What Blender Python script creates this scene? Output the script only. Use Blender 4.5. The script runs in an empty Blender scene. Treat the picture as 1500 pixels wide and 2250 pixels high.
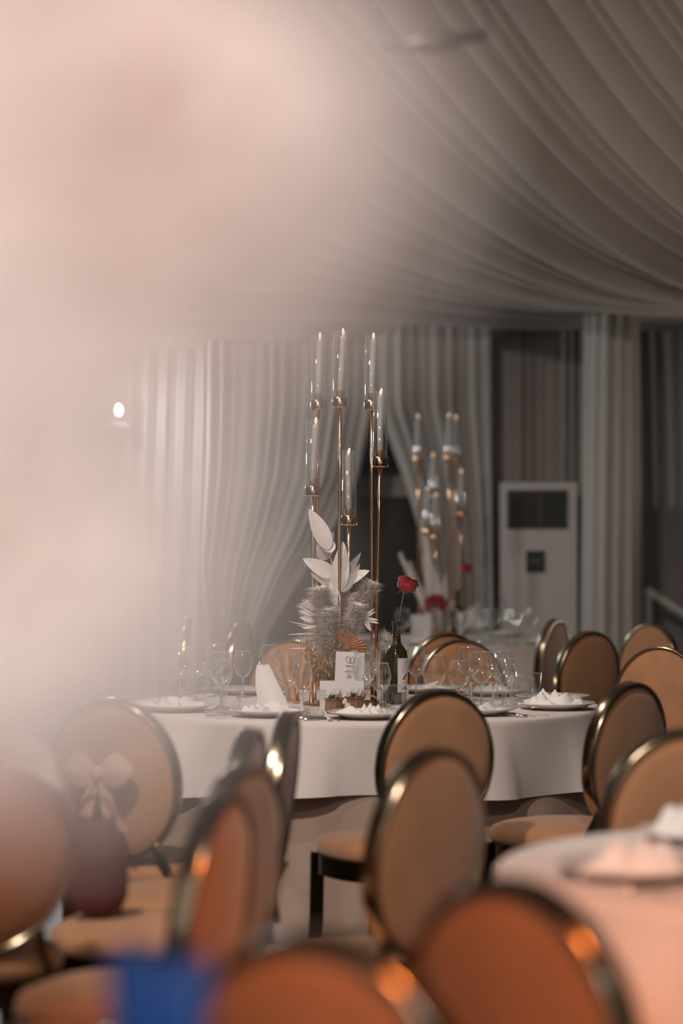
import bpy, math, random
from mathutils import Vector, Matrix, noise
R = math.radians
PI = math.pi
sc = bpy.context.scene
col = sc.collection

# ------------------------------------------------------------------ camera
CZ = 1.41            # lens height
F = 5312.0           # focal length in pixels of the 1500x2250 frame (85 mm)
HY = 1180.0          # horizon row
cam_d = bpy.data.cameras.new('camera')
cam = bpy.data.objects.new('camera', cam_d)
col.objects.link(cam)
cam.location = (0, 0, CZ)
cam.rotation_euler = (R(90), 0, 0)
cam_d.sensor_fit = 'VERTICAL'
cam_d.sensor_height = 36.0
cam_d.sensor_width = 24.0
cam_d.lens = F * 36.0 / 2250.0
cam_d.shift_y = (HY - 1125.0) / 2250.0
cam_d.clip_start = 0.02
cam_d.clip_end = 100
cam_d.dof.use_dof = True
cam_d.dof.focus_distance = 9.3
cam_d.dof.aperture_fstop = 1.4
sc.camera = cam

# ------------------------------------------------------------------ world, lights, exposure
w = bpy.data.worlds.new('world')
sc.world = w
w.use_nodes = True
bg = w.node_tree.nodes['Background']
bg.inputs[0].default_value = (1.0, 0.87, 0.79, 1)
bg.inputs[1].default_value = 0.30

def lamp(name, kind, loc, power, color, radius=0.12, target=None, angle=60, blend=0.6):
    d = bpy.data.lights.new(name, kind)
    d.energy = power
    d.color = color
    d.shadow_soft_size = radius
    o = bpy.data.objects.new(name, d)
    col.objects.link(o)
    o.location = loc
    if kind == 'SPOT':
        d.spot_size = R(angle)
        d.spot_blend = blend
        v = Vector(target) - Vector(loc)
        o.rotation_euler = v.to_track_quat('-Z', 'Y').to_euler()
    return o

lamp('ceiling_spot_front', 'SPOT', (-1.3, 3.6, 4.4), 400, (1.0, 0.85, 0.75), 0.14, (0.4, 8.0, 0.6), 70, 0.7)
lamp('chair_fill_spot', 'SPOT', (0.3, 1.6, 4.4), 300, (1.0, 0.85, 0.75), 0.14, (0.75, 5.5, 0.75), 36, 0.8)  # unseen fill added to brighten the middle chairs and small table
lamp('ceiling_spot_middle', 'SPOT', (-1.7, 8.2, 4.6), 220, (1.0, 0.86, 0.76), 0.14, (0.6, 11.5, 0.6), 100, 0.7)
lamp('table_spot', 'SPOT', (-0.9, 6.2, 4.6), 70, (1.0, 0.88, 0.80), 0.08, (0.05, 9.2, 0.9), 40, 0.8)
lamp('pendant_light_back', 'POINT', (-2.6, 14.8, 2.7), 62, (0.93, 0.97, 0.94), 0.2)
lamp('swag_fill_right', 'SPOT', (3.9, 16.3, 0.35), 85, (1.0, 0.87, 0.76), 0.08, (1.9, 13.8, 3.2), 100, 0.8)  # added from behind and below to bring out bright ridges on the swag
lamp('swag_fill_left', 'SPOT', (-2.6, 13.0, 0.35), 130, (1.0, 0.76, 0.58), 0.08, (0.3, 11.0, 4.2), 100, 0.8)  # added warm fill for the left part of the swag
lamp('stage_spot_orange', 'SPOT', (0.9, 1.2, 3.6), 420, (1.0, 0.27, 0.06), 0.10, (0.42, 3.25, 0.7), 40, 0.7)
lamp('flower_fill_spot', 'SPOT', (-0.45, -0.75, 2.0), 56, (1.0, 0.92, 0.89), 0.08, (-0.07, 0.55, 1.45), 30, 0.8)  # unseen fill added to brighten the blossoms near the lens

vs = sc.view_settings
vs.view_transform = 'Standard'
vs.look = 'None'
vs.exposure = 0.52
vs.gamma = 1.0
vs.use_curve_mapping = False
sc.cycles.transparent_max_bounces = 40
sc.cycles.max_bounces = 10
sc.cycles.diffuse_bounces = 6
sc.cycles.sample_clamp_indirect = 6.0

# ------------------------------------------------------------------ helpers
def at(px, py, d):
    """a point of the hall d metres ahead of the lens, read off the survey of the photograph"""
    return Vector(((px - 750.0) / F * d, d, CZ - (py - HY) / F * d))

def xat(px, d):
    return (px - 750.0) / F * d

class MB:
    def __init__(s):
        s.v = []; s.f = []
    def add(s, vs_, fs):
        b = len(s.v)
        s.v += [tuple(p) for p in vs_]
        s.f += [tuple(i + b for i in f) for f in fs]
        return s
    def box(s, x0, x1, y0, y1, z0, z1):
        return s.add([(x0,y0,z0),(x1,y0,z0),(x1,y1,z0),(x0,y1,z0),(x0,y0,z1),(x1,y0,z1),(x1,y1,z1),(x0,y1,z1)],
                     [(0,3,2,1),(4,5,6,7),(0,1,5,4),(1,2,6,5),(2,3,7,6),(3,0,4,7)])
    def grid(s, nu, nv, fn, wrap=False):
        vs_ = [fn(i / nu, j / nv) for j in range(nv + 1) for i in range(nu if wrap else nu + 1)]
        W = nu if wrap else nu + 1
        fs = []
        for j in range(nv):
            for i in range(nu):
                i2 = (i + 1) % W if wrap else i + 1
                fs.append((j*W+i, j*W+i2, (j+1)*W+i2, (j+1)*W+i))
        return s.add(vs_, fs)
    def lathe(s, prof, seg=24, c=(0,0,0), sx=1.0, sy=1.0):
        n = len(prof)
        vs_ = []
        for r, z in prof:
            for k in range(seg):
                a = 2*PI*k/seg
                vs_.append((c[0]+r*sx*math.cos(a), c[1]+r*sy*math.sin(a), c[2]+z))
        fs = []
        for j in range(n-1):
            for k in range(seg):
                k2 = (k+1) % seg
                fs.append((j*seg+k, j*seg+k2, (j+1)*seg+k2, (j+1)*seg+k))
        if prof[0][0] > 1e-5: fs.append(tuple(range(seg-1, -1, -1)))
        if prof[-1][0] > 1e-5: fs.append(tuple((n-1)*seg+k for k in range(seg)))
        return s.add(vs_, fs)
    def lathe_open(s, prof, seg=24, c=(0,0,0)):
        n = len(prof); vs_ = []; fs = []
        for r, z in prof:
            for k in range(seg):
                a = 2*PI*k/seg
                vs_.append((c[0]+r*math.cos(a), c[1]+r*math.sin(a), c[2]+z))
        for j in range(n-1):
            for k in range(seg):
                k2 = (k+1) % seg
                fs.append((j*seg+k, j*seg+k2, (j+1)*seg+k2, (j+1)*seg+k))
        return s.add(vs_, fs)
    def tube(s, path, rad, seg=8, cap=True):
        P = [Vector(p) for p in path]
        n = len(P)
        rads = rad if isinstance(rad, (list, tuple)) else [rad]*n
        vs_ = []; fs = []
        prev = None
        for i in range(n):
            t = (P[min(i+1, n-1)] - P[max(i-1, 0)]).normalized()
            if prev is None:
                a = Vector((0,0,1)) if abs(t.z) < 0.9 else Vector((1,0,0))
                u = t.cross(a).normalized()
            else:
                u = (prev - t*prev.dot(t)).normalized()
            prev = u
            v = t.cross(u)
            for k in range(seg):
                a = 2*PI*k/seg
                vs_.append(P[i] + (u*math.cos(a) + v*math.sin(a))*rads[i])
        for j in range(n-1):
            for k in range(seg):
                k2 = (k+1) % seg
                fs.append((j*seg+k, j*seg+k2, (j+1)*seg+k2, (j+1)*seg+k))
        if cap:
            fs.append(tuple(range(seg-1, -1, -1))); fs.append(tuple((n-1)*seg+k for k in range(seg)))
        return s.add(vs_, fs)
    def bar(s, path, wx, wy):
        """rectangular section along a mostly vertical path"""
        vs_ = []; fs = []
        n = len(path)
        for p in path:
            for dx, dy in ((-1,-1),(1,-1),(1,1),(-1,1)):
                vs_.append((p[0]+dx*wx/2, p[1]+dy*wy/2, p[2]))
        for j in range(n-1):
            for k in range(4):
                k2 = (k+1) % 4
                fs.append((j*4+k, j*4+k2, (j+1)*4+k2, (j+1)*4+k))
        fs.append((3,2,1,0)); fs.append(tuple((n-1)*4+k for k in range(4)))
        return s.add(vs_, fs)
    def ball(s, c, rx, ry=None, rz=None, seg=12, rings=8):
        ry = ry or rx; rz = rz or rx
        prof = [(math.sin(PI*i/rings), -math.cos(PI*i/rings)) for i in range(rings+1)]
        vs_ = []; fs = []
        for r, z in prof:
            for k in range(seg):
                a = 2*PI*k/seg
                vs_.append((c[0]+rx*r*math.cos(a), c[1]+ry*r*math.sin(a), c[2]+rz*z))
        for j in range(rings):
            for k in range(seg):
                k2 = (k+1) % seg
                fs.append((j*seg+k, j*seg+k2, (j+1)*seg+k2, (j+1)*seg+k))
        return s.add(vs_, fs)
    def xf(s, m):
        s.v = [tuple(m @ Vector(p)) for p in s.v]
        return s
    def mesh(s, name, m, smooth=True):
        me = bpy.data.meshes.new(name)
        me.from_pydata(s.v, [], s.f)
        me.materials.append(m)
        if smooth:
            me.polygons.foreach_set('use_smooth', [True]*len(me.polygons))
        me.update()
        return me
    def build(s, name, m, parent=None, smooth=True, loc=None):
        o = bpy.data.objects.new(name, s.mesh(name, m, smooth))
        col.objects.link(o)
        if parent: o.parent = parent
        if loc: o.location = loc
        return o

def inst(name, me, parent=None, loc=(0,0,0), rot=(0,0,0), scale=1.0):
    o = bpy.data.objects.new(name, me)
    col.objects.link(o)
    if parent: o.parent = parent
    o.location = loc; o.rotation_euler = rot
    o.scale = (scale,)*3 if not isinstance(scale, (tuple, list)) else scale
    return o

def empty(name, loc=(0,0,0), rz=0.0):
    o = bpy.data.objects.new(name, None)
    col.objects.link(o)
    o.empty_display_size = 0.05
    o.location = loc; o.rotation_euler = (0,0,rz)
    return o

def tag(o, label, cat, group=None):
    o['label'] = label; o['category'] = cat
    if group: o['group'] = group
    return o

def struct(o):
    o['kind'] = 'structure'
    return o

def copy_tree(o, parent=None):
    c = o.copy()
    col.objects.link(c)
    c.parent = parent
    for ch in list(o.children):
        copy_tree(ch, c)
    return c

def smoothstep(a, b, x):
    t = max(0.0, min(1.0, (x-a)/(b-a)))
    return t*t*(3-2*t)

def lerp(a, b, t): return a + (b-a)*t

def pw(pts, x):
    """piecewise-linear through (x, y) pairs"""
    if x <= pts[0][0]: return pts[0][1]
    for (x0, y0), (x1, y1) in zip(pts, pts[1:]):
        if x <= x1: return lerp(y0, y1, (x-x0)/(x1-x0))
    return pts[-1][1]

# ------------------------------------------------------------------ materials
def pmat(name, c, rough=0.6, metal=0.0, var=0.0, scale=8.0, bump=0.0, bscale=60.0, sheen=0.0, coat=0.0, spec=0.5, sub=0.0, emit=None, es=0.0, c2=None):
    m = bpy.data.materials.new(name)
    m.use_nodes = True
    nt = m.node_tree
    b = nt.nodes['Principled BSDF']
    b.inputs['Base Color'].default_value = (*c, 1)
    b.inputs['Roughness'].default_value = rough
    b.inputs['Metallic'].default_value = metal
    b.inputs['Specular IOR Level'].default_value = spec
    b.inputs['Sheen Weight'].default_value = sheen
    b.inputs['Coat Weight'].default_value = coat
    if sub:
        b.inputs['Subsurface Weight'].default_value = sub
        b.inputs['Subsurface Radius'].default_value = (0.02, 0.01, 0.006)
    if emit:
        b.inputs['Emission Color'].default_value = (*emit, 1)
        b.inputs['Emission Strength'].default_value = es
    tc = nt.nodes.new('ShaderNodeTexCoord')
    if var or c2:
        n = nt.nodes.new('ShaderNodeTexNoise')
        n.inputs['Scale'].default_value = scale
        n.inputs['Detail'].default_value = 5
        r = nt.nodes.new('ShaderNodeValToRGB')
        r.color_ramp.elements[0].position = 0.3
        r.color_ramp.elements[1].position = 0.72
        if c2:
            lo, hi = c2, c
        else:
            lo = tuple(x*(1-var) for x in c); hi = tuple(min(1, x*(1+var*0.6)) for x in c)
        r.color_ramp.elements[0].color = (*lo, 1)
        r.color_ramp.elements[1].color = (*hi, 1)
        nt.links.new(tc.outputs['Object'], n.inputs['Vector'])
        nt.links.new(n.outputs['Fac'], r.inputs['Fac'])
        nt.links.new(r.outputs['Color'], b.inputs['Base Color'])
    if bump:
        n2 = nt.nodes.new('ShaderNodeTexNoise')
        n2.inputs['Scale'].default_value = bscale
        n2.inputs['Detail'].default_value = 4
        bp = nt.nodes.new('ShaderNodeBump')
        bp.inputs['Strength'].default_value = bump
        bp.inputs['Distance'].default_value = 0.01
        nt.links.new(tc.outputs['Object'], n2.inputs['Vector'])
        nt.links.new(n2.outputs['Fac'], bp.inputs['Height'])
        nt.links.new(bp.outputs['Normal'], b.inputs['Normal'])
    return m

def glassmat(name, tint=(0.97, 0.98, 0.98), base=0.06, edge=0.8, power=1.7, gcol=(1,1,1), rough=0.02, haze=0.16):
    """thin-walled clear glass: see-through in the middle, mirror-like towards the rim"""
    m = bpy.data.materials.new(name)
    m.use_nodes = True
    nt = m.node_tree
    nt.nodes.clear()
    out = nt.nodes.new('ShaderNodeOutputMaterial')
    tr = nt.nodes.new('ShaderNodeBsdfTransparent'); tr.inputs[0].default_value = (*tint, 1)
    gl = nt.nodes.new('ShaderNodeBsdfGlossy'); gl.inputs['Color'].default_value = (*gcol, 1); gl.inputs['Roughness'].default_value = rough
    lw = nt.nodes.new('ShaderNodeLayerWeight'); lw.inputs['Blend'].default_value = 0.5
    pw_ = nt.nodes.new('ShaderNodeMath'); pw_.operation = 'POWER'; pw_.inputs[1].default_value = power
    mu = nt.nodes.new('ShaderNodeMath'); mu.operation = 'MULTIPLY_ADD'; mu.inputs[1].default_value = edge; mu.inputs[2].default_value = base
    mx = nt.nodes.new('ShaderNodeMixShader')
    nt.links.new(lw.outputs['Facing'], pw_.inputs[0])
    nt.links.new(pw_.outputs[0], mu.inputs[0])
    nt.links.new(mu.outputs[0], mx.inputs['Fac'])
    df = nt.nodes.new('ShaderNodeBsdfTranslucent'); df.inputs[0].default_value = (0.85, 0.87, 0.88, 1)
    d2 = nt.nodes.new('ShaderNodeBsdfDiffuse'); d2.inputs[0].default_value = (0.85, 0.87, 0.88, 1)
    m2 = nt.nodes.new('ShaderNodeMixShader'); m2.inputs['Fac'].default_value = 0.5
    nt.links.new(df.outputs[0], m2.inputs[1]); nt.links.new(d2.outputs[0], m2.inputs[2])
    m3 = nt.nodes.new('ShaderNodeMixShader'); m3.inputs['Fac'].default_value = haze  # pale haze painted into the glass where reflections stay too dim
    nt.links.new(gl.outputs[0], m3.inputs[1]); nt.links.new(m2.outputs[0], m3.inputs[2])
    nt.links.new(tr.outputs[0], mx.inputs[1]); nt.links.new(m3.outputs[0], mx.inputs[2])
    nt.links.new(mx.outputs[0], out.inputs['Surface'])
    return m

M = {}
M['velvet'] = pmat('tan_velvet', (0.47, 0.235, 0.118), 0.75, var=0.14, scale=9, bump=0.08, bscale=140, sheen=0.35, spec=0.25)
M['gold'] = pmat('polished_gold_metal', (0.50, 0.41, 0.29), 0.20, 1.0, var=0.1, scale=20)
M['rose_gold'] = pmat('copper_gold_metal', (0.86, 0.55, 0.34), 0.17, 1.0, var=0.06, scale=30)
M['dark_gold'] = pmat('dark_gold_metal', (0.22, 0.16, 0.095), 0.22, 1.0, var=0.15, scale=20)
M['cloth'] = pmat('white_tablecloth', (0.70, 0.635, 0.60), 0.85, bump=0.15, bscale=220, var=0.03, scale=4)
M['satin'] = pmat('champagne_satin', (0.50, 0.36, 0.29), 0.45, var=0.06, scale=5, sheen=0.2)
M['napkin'] = pmat('white_napkin', (0.80, 0.77, 0.75), 0.85, bump=0.2, bscale=160)
M['china'] = pmat('white_china', (0.78, 0.75, 0.73), 0.18, coat=0.5, var=0.01)
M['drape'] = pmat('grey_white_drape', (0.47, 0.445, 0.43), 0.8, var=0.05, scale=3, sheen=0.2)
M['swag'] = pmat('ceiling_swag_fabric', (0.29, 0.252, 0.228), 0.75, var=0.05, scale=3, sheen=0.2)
M['wall'] = pmat('dim_painted_wall', (0.16, 0.155, 0.145), 0.9, var=0.08, scale=2)
M['floor'] = pmat('dark_floor', (0.045, 0.036, 0.03), 0.35, var=0.3, scale=3)
M['white_paint'] = pmat('white_paint', (0.62, 0.60, 0.585), 0.5, var=0.03)
M['ac_white'] = pmat('off_white_plastic', (0.58, 0.54, 0.53), 0.4, var=0.02)
M['black'] = pmat('black_plastic', (0.018, 0.02, 0.017), 0.4, var=0.1)
M['candle'] = pmat('ivory_candle_wax', (0.72, 0.69, 0.70), 0.5, sub=0.1)
M['flame'] = pmat('led_flame', (0.9, 0.72, 0.6), 0.4, emit=(1.0, 0.66, 0.44), es=0.75)
M['glass'] = glassmat('clear_glass')
M['glass_base'] = glassmat('thick_clear_glass', (0.88, 0.91, 0.91), 0.22, 0.7, 1.4, haze=0.35)
M['bottle'] = pmat('dark_green_bottle', (0.04, 0.034, 0.014), 0.08, coat=0.6, var=0.25, scale=14)
M['paper'] = pmat('white_card', (0.72, 0.69, 0.70), 0.8, var=0.02)
M['ink'] = pmat('black_ink', (0.03, 0.03, 0.035), 0.7)
M['peach_ink'] = pmat('peach_print', (0.72, 0.46, 0.30), 0.7)
M['leaf_white'] = pmat('bleached_leaf', (0.74, 0.70, 0.68), 0.65, var=0.06, scale=18, bump=0.1, bscale=50)
M['pampas'] = pmat('cream_pampas', (0.94, 0.91, 0.88), 0.8, var=0.04, scale=30)
_nt = M['pampas'].node_tree
_tl = _nt.nodes.new('ShaderNodeBsdfTranslucent'); _tl.inputs[0].default_value = (0.95, 0.92, 0.89, 1)
_mx = _nt.nodes.new('ShaderNodeMixShader'); _mx.inputs['Fac'].default_value = 0.5
_nt.links.new(_nt.nodes['Principled BSDF'].outputs[0], _mx.inputs[1]); _nt.links.new(_tl.outputs[0], _mx.inputs[2])
_nt.links.new(_mx.outputs[0], _nt.nodes['Material Output'].inputs['Surface'])
M['fan'] = pmat('copper_fan_leaf', (0.48, 0.24, 0.12), 0.4, 0.5, var=0.15, scale=60)
M['dry'] = pmat('dried_brown_seed', (0.30, 0.17, 0.085), 0.6, var=0.4, scale=40)
M['drygold'] = pmat('gilded_seed', (0.55, 0.36, 0.17), 0.35, 0.6, var=0.3, scale=40)
M['wood'] = pmat('pale_wood', (0.52, 0.30, 0.16), 0.7, var=0.3, scale=14)
M['burlap'] = pmat('burlap', (0.30, 0.16, 0.10), 0.95, var=0.35, scale=60, bump=0.6, bscale=260)
M['succulent'] = pmat('succulent_green', (0.07, 0.12, 0.075), 0.5, var=0.3, scale=40)
M['moss'] = pmat('dry_moss', (0.22, 0.15, 0.085), 0.9, var=0.4, scale=50)
M['stone'] = pmat('white_pebble', (0.68, 0.62, 0.60), 0.5, var=0.05)
M['rose'] = pmat('red_rose_petal', (0.34, 0.014, 0.018), 0.6, var=0.25, scale=25, sheen=0.3)
M['stem'] = pmat('green_stem', (0.10, 0.13, 0.06), 0.6, var=0.2)
M['steel'] = pmat('stainless_steel', (0.56, 0.53, 0.51), 0.2, 1.0)
M['blush'] = pmat('blush_petal', (0.86, 0.68, 0.61), 0.7, var=0.06, scale=30, sub=0.15)
M['cream'] = pmat('cream_petal', (0.90, 0.81, 0.77), 0.7, var=0.05, scale=30, sub=0.15)
M['tan_petal'] = pmat('tan_petal', (0.66, 0.44, 0.30), 0.7, var=0.1, scale=30)
M['coral'] = pmat('coral_petal', (0.80, 0.16, 0.06), 0.65, var=0.1, scale=30)
M['burgundy'] = pmat('burgundy_fabric', (0.085, 0.014, 0.013), 0.7, var=0.2, scale=8, bump=0.1)
M['pink_tulle'] = pmat('blush_fabric', (0.62, 0.40, 0.31), 0.8, var=0.1, scale=10, bump=0.2, bscale=80)
M['blue'] = pmat('royal_blue_fabric', (0.05, 0.19, 0.68), 0.7, var=0.15, scale=10, bump=0.2, bscale=80)
M['pane'] = pmat('dark_window_glass', (0.05, 0.052, 0.046), 0.25)
M['bulb'] = pmat('lit_bulb', (0.95, 0.97, 1.0), 0.3, emit=(0.88, 0.93, 1.0), es=26)

# ------------------------------------------------------------------ room shell
XL, XR, YB, ZC = -6.0, 5.2, 18.3, 6.9
struct(MB().box(XL, XR, -3.2, YB, -0.1, 0.0).build('floor', M['floor'], smooth=False))
struct(MB().box(XL, XR, -3.2, YB, ZC, ZC+0.1).build('ceiling', M['wall'], smooth=False))
struct(MB().box(XL-0.1, XL, -3.2, YB, 0, ZC).build('wall_left', M['wall'], smooth=False))
struct(MB().box(XR, XR+0.1, -3.2, YB, 0, ZC).build('wall_right', M['wall'], smooth=False))
struct(MB().box(XL, XR, YB, YB+0.1, 0, ZC).build('wall_back', M['wall'], smooth=False))

# window seen through the parted drapes
D0 = 18.2
wx0, wx1 = xat(560, D0), xat(990, D0)
wz0, wz1 = 0.25, 2.75
win = empty('window_1', ((wx0+wx1)/2, D0, 0)); struct(win)
wcx = (wx0+wx1)/2
zb0, zb1 = at(0, 1092, D0).z, at(0, 1046, D0).z
MB().box(wx0-wcx, wx1-wcx, -0.02, 0.02, zb1, wz1).build('pane', M['pane'], win, smooth=False)
MB().box(wx0-wcx, wx1-wcx, -0.02, 0.02, wz0, zb0).build('pane', M['pane'], win, smooth=False)
MB().box(wx0-wcx-0.02, wx1-wcx+0.02, -0.06, 0.04, zb0, zb1).build('transom', M['white_paint'], win, smooth=False)
jx0, jx1 = xat(652, D0)-wcx, xat(682, D0)-wcx
MB().box(jx0, jx1, -0.05, 0.04, wz0, zb0).build('mullion', M['white_paint'], win, smooth=False)
MB().box(wx0-wcx-0.1, wx0-wcx, -0.05, 0.05, wz0-0.1, wz1+0.1).build('window_frame', M['white_paint'], win, smooth=False)
MB().box(wx1-wcx, wx1-wcx+0.1, -0.05, 0.05, wz0-0.1, wz1+0.1).build('window_frame', M['white_paint'], win, smooth=False)

# ------------------------------------------------------------------ drapes
def curtain(name, label, d, left, right, nf, amp, ztop, zbot, mat='drape', seed=0, nv=40, dd=0.0, group=None):
    """left/right: (row, px) pairs for the two side edges at distance d; folds follow the gather"""
    rnd = random.Random(seed)
    ph = [rnd.uniform(0, 6.28) for _ in range(4)]
    mb = MB()
    nu = nf*8
    def fn(u, v):
        z = lerp(ztop, zbot, v)
        row = HY - (z-CZ)*F/d
        x0, x1 = xat(pw(left, row), d), xat(pw(right, row), d)
        wob = 0.25*math.sin(2*PI*u*2.3+ph[0]) + 0.15*math.sin(2*PI*u*5.1+ph[1])
        uu = u + 0.012*math.sin(2*PI*u*3+ph[2])
        a = amp*(0.7+0.5*math.sin(u*17+ph[3]))*(0.55+0.45*smoothstep(0, 0.25, v))
        fold = a*math.sin(2*PI*nf*(uu)+wob*2.5+0.3*math.sin(v*3+ph[1])) + a*0.35*math.sin(2*PI*nf*2.3*u+ph[2]+v)
        x = lerp(x0, x1, uu)
        return (x, d + fold + dd*u, z)
    mb.grid(nu, nv, fn)
    o = mb.build(name, M[mat])
    tag(o, label, 'curtain', group)
    return o

ZV = 3.2
curtain('wall_drape', 'pale floor-length drape in straight folds behind the twin wall lamp', 17.3, [(600, -700), (1650, -700)], [(600, 500), (1650, 470)], 30, 0.05, ZV, 0.02, seed=1)
curtain('tied_drape', 'pale drape swept down to one side of the dark window, ending in the narrow gather', 17.1,
        [(600, 440), (1000, 440), (1250, 430), (1420, 455), (1650, 460)],
        [(600, 818), (880, 818), (1050, 787), (1180, 722), (1275, 655), (1390, 588), (1450, 572), (1650, 580)], 14, 0.055, ZV, 0.02, seed=2)
curtain('tied_drape', 'grey drape swept open along the dark window, reaching towards the air conditioner', 17.05,
        [(600, 822), (890, 824), (1040, 880), (1150, 915), (1300, 938), (1650, 945)],
        [(600, 1075), (1000, 1078), (1300, 1082), (1650, 1085)], 9, 0.05, ZV, 0.02, seed=3)
curtain('wall_drape', 'grey floor-length drape hanging behind the floor air conditioner', 17.35, [(600, 1060), (1650, 1060)], [(600, 1310), (1650, 1310)], 11, 0.045, ZV, 0.02, seed=4)
curtain('wall_drape', 'dim grey drape beyond the gathered column drape, crossed by the handrail', 17.5, [(600, 1370), (1650, 1390)], [(600, 2000), (1650, 2060)], 17, 0.05, ZV, 0.02, seed=6)

# gathered drape wrapped round a post
pc = Vector((xat(1342, 16.5), 16.5, 0))
cd = MB()
def colf(u, v):
    a = 2*PI*u
    z = lerp(3.2, 0.02, v)
    r = lerp(0.172, 0.20, v)*(1+0.09*math.sin(a*13+1.5*math.sin(v*2))+0.05*math.sin(a*7+2))
    return (r*math.cos(a), r*math.sin(a), z)
cd.grid(150, 24, colf, wrap=True)
cd = cd.build('column_drape', M['drape'], loc=pc)
tag(cd, 'lighter drape gathered round a post beside the air conditioner', 'curtain')

# ceiling swag : fabric hung in a catenary across the hall, its folds running across
sw = MB()
rs = random.Random(11)
NV = 900
folds = []
yv = 2.0
prof = []
phs = [rs.uniform(0, 6.28) for _ in range(6)]
edges = [0.6]
while edges[-1] < 19.0:
    edges.append(edges[-1] + rs.choice((0.13, 0.17, 0.22, 0.28, 0.36, 0.46))*rs.uniform(0.85, 1.15))
depth = [rs.uniform(0.75, 1.25) for _ in edges]
import bisect
def swag_fold(y, x):
    """rounded hanging pleats of uneven width parted by deep narrow creases"""
    yy = y + 0.13*math.sin(x*0.8+phs[0]) + 0.05*math.sin(x*1.9+y*0.6+phs[1])
    i = max(0, min(len(edges)-2, bisect.bisect(edges, yy)-1))
    w_ = edges[i+1]-edges[i]
    q = max(0.0, min(1.0, (yy-edges[i])/w_))
    return -(0.05+0.42*w_*depth[i])*max(0.0, math.sin(PI*q))**0.55
def swag_pt(u, v):
    x = lerp(-5.6, 5.0, u)
    y = lerp(1.2, 17.2, v)
    xr = x if x > -1.6 else -3.2 - x
    xe = min(4.4, 2.3 + 0.35*max(0.0, 15.5-y))
    t = max(0.0, xe - xr)
    t0 = 2.5
    rise = 0.38*min(t, t0)**2
    if t > t0: rise += 1.4*(1-math.exp(-(t-t0)*1.9/1.4))
    if xr > xe: rise = 0.12*(xr-xe)**2
    wgt = 1.0 - smoothstep(12.8, 17.1, y)
    z = 2.98 + rise*wgt + swag_fold(y, x)*(0.6+0.4*min(1, wgt+0.2))
    z += 0.16*smoothstep(15.5, 17.2, y)*0
    return (x, y, min(z, 6.8))
sw.grid(110, NV, swag_pt)
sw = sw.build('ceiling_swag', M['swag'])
tag(sw, 'grey-white fabric swag draped in deep curved folds under the ceiling', 'ceiling drape')

rb = empty('tapered_bar', at(955, 92, 5.2)); tag(rb, 'dark tapered bar hung across below the ceiling swag', 'rigging')
rp = [at(840, 102, 5.2)-rb.location, Vector((0, 0, 0)), at(1070, 76, 5.2)-rb.location]
MB().tube(rp, [0.006, 0.026, 0.006], 10).build('bar', M['black'], rb)  # dark tapered bar put where a dark sliver shows below the swag
for p in (rp[0], rp[2]):
    MB().tube([p, (p.x, p.y, ZC-rb.location.z)], 0.0012, 5).build('wire', M['black'], rb)

# ------------------------------------------------------------------ floor air conditioner
da = 16.75
ax0, ax1 = xat(1103, da), xat(1268, da)
acx = (ax0+ax1)/2; hw = (ax1-ax0)/2
ac = empty('air_conditioner', (acx, da+0.18, 0))
tag(ac, 'tall white floor-standing air conditioner with black louvred outlet against the drapes', 'air conditioner')
azt = at(0, 1060, da).z
b = MB().box(-hw, hw, -0.16, 0.16, 0.06, azt); b.build('body', M['ac_white'], ac, smooth=False)
MB().box(-hw-0.01, hw+0.01, -0.17, 0.17, 0.0, 0.06).build('plinth', M['ac_white'], ac, smooth=False)
gz0, gz1 = at(0, 1162, da).z, at(0, 1077, da).z
gx0, gx1 = xat(1114, da)-acx, xat(1247, da)-acx
MB().box(gx0, gx1, -0.168, -0.155, gz0, gz1).build('outlet', M['black'], ac, smooth=False)
lv = MB().box(gx0+0.005, gx1-0.005, -0.178, -0.169, -0.004, 0.004).mesh('louvre', pmat('dark_louvre', (0.05, 0.052, 0.046), 0.5), False)
for k in range(9):
    inst('louvre', lv, ac, (0, 0, lerp(gz0+0.02, gz1-0.02, k/8)), (R(0), 0, 0))
MB().box(-0.006, 0.006, -0.184, -0.178, gz0, gz1).build('louvre_divider', pmat('grey_divider', (0.09, 0.085, 0.08), 0.5), ac, smooth=False)
px0, px1 = xat(1156, da)-acx, xat(1197, da)-acx
MB().box(px0, px1, -0.17, -0.155, at(0, 1258, da).z, at(0, 1210, da).z).build('control_panel', M['black'], ac, smooth=False)
MB().box(px0+0.03, px1-0.03, -0.172, -0.1705, at(0, 1236, da).z, at(0, 1228, da).z).build('display', pmat('dim_display', (0.09, 0.095, 0.085), 0.3), ac, smooth=False)

# handrail by the right drapes
hr = empty('handrail', (xat(1424, 16.9), 16.9, 0)); tag(hr, 'pale sloping handrail on a post in front of the dim drape', 'handrail')
p0, p1 = at(1420, 1296, 16.9)-hr.location, at(1600, 1412, 16.9)-hr.location
MB().tube([p0, p1], 0.028, 10).build('rail', M['white_paint'], hr)
MB().tube([(p0.x+0.02, 0, 0), (p0.x+0.02, 0, p0.z)], 0.02, 8).build('post', M['white_paint'], hr)
MB().tube([(p1.x-0.02, p1.y, 0), (p1.x-0.02, p1.y, p1.z)], 0.02, 8).build('post', M['white_paint'], hr)

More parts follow.
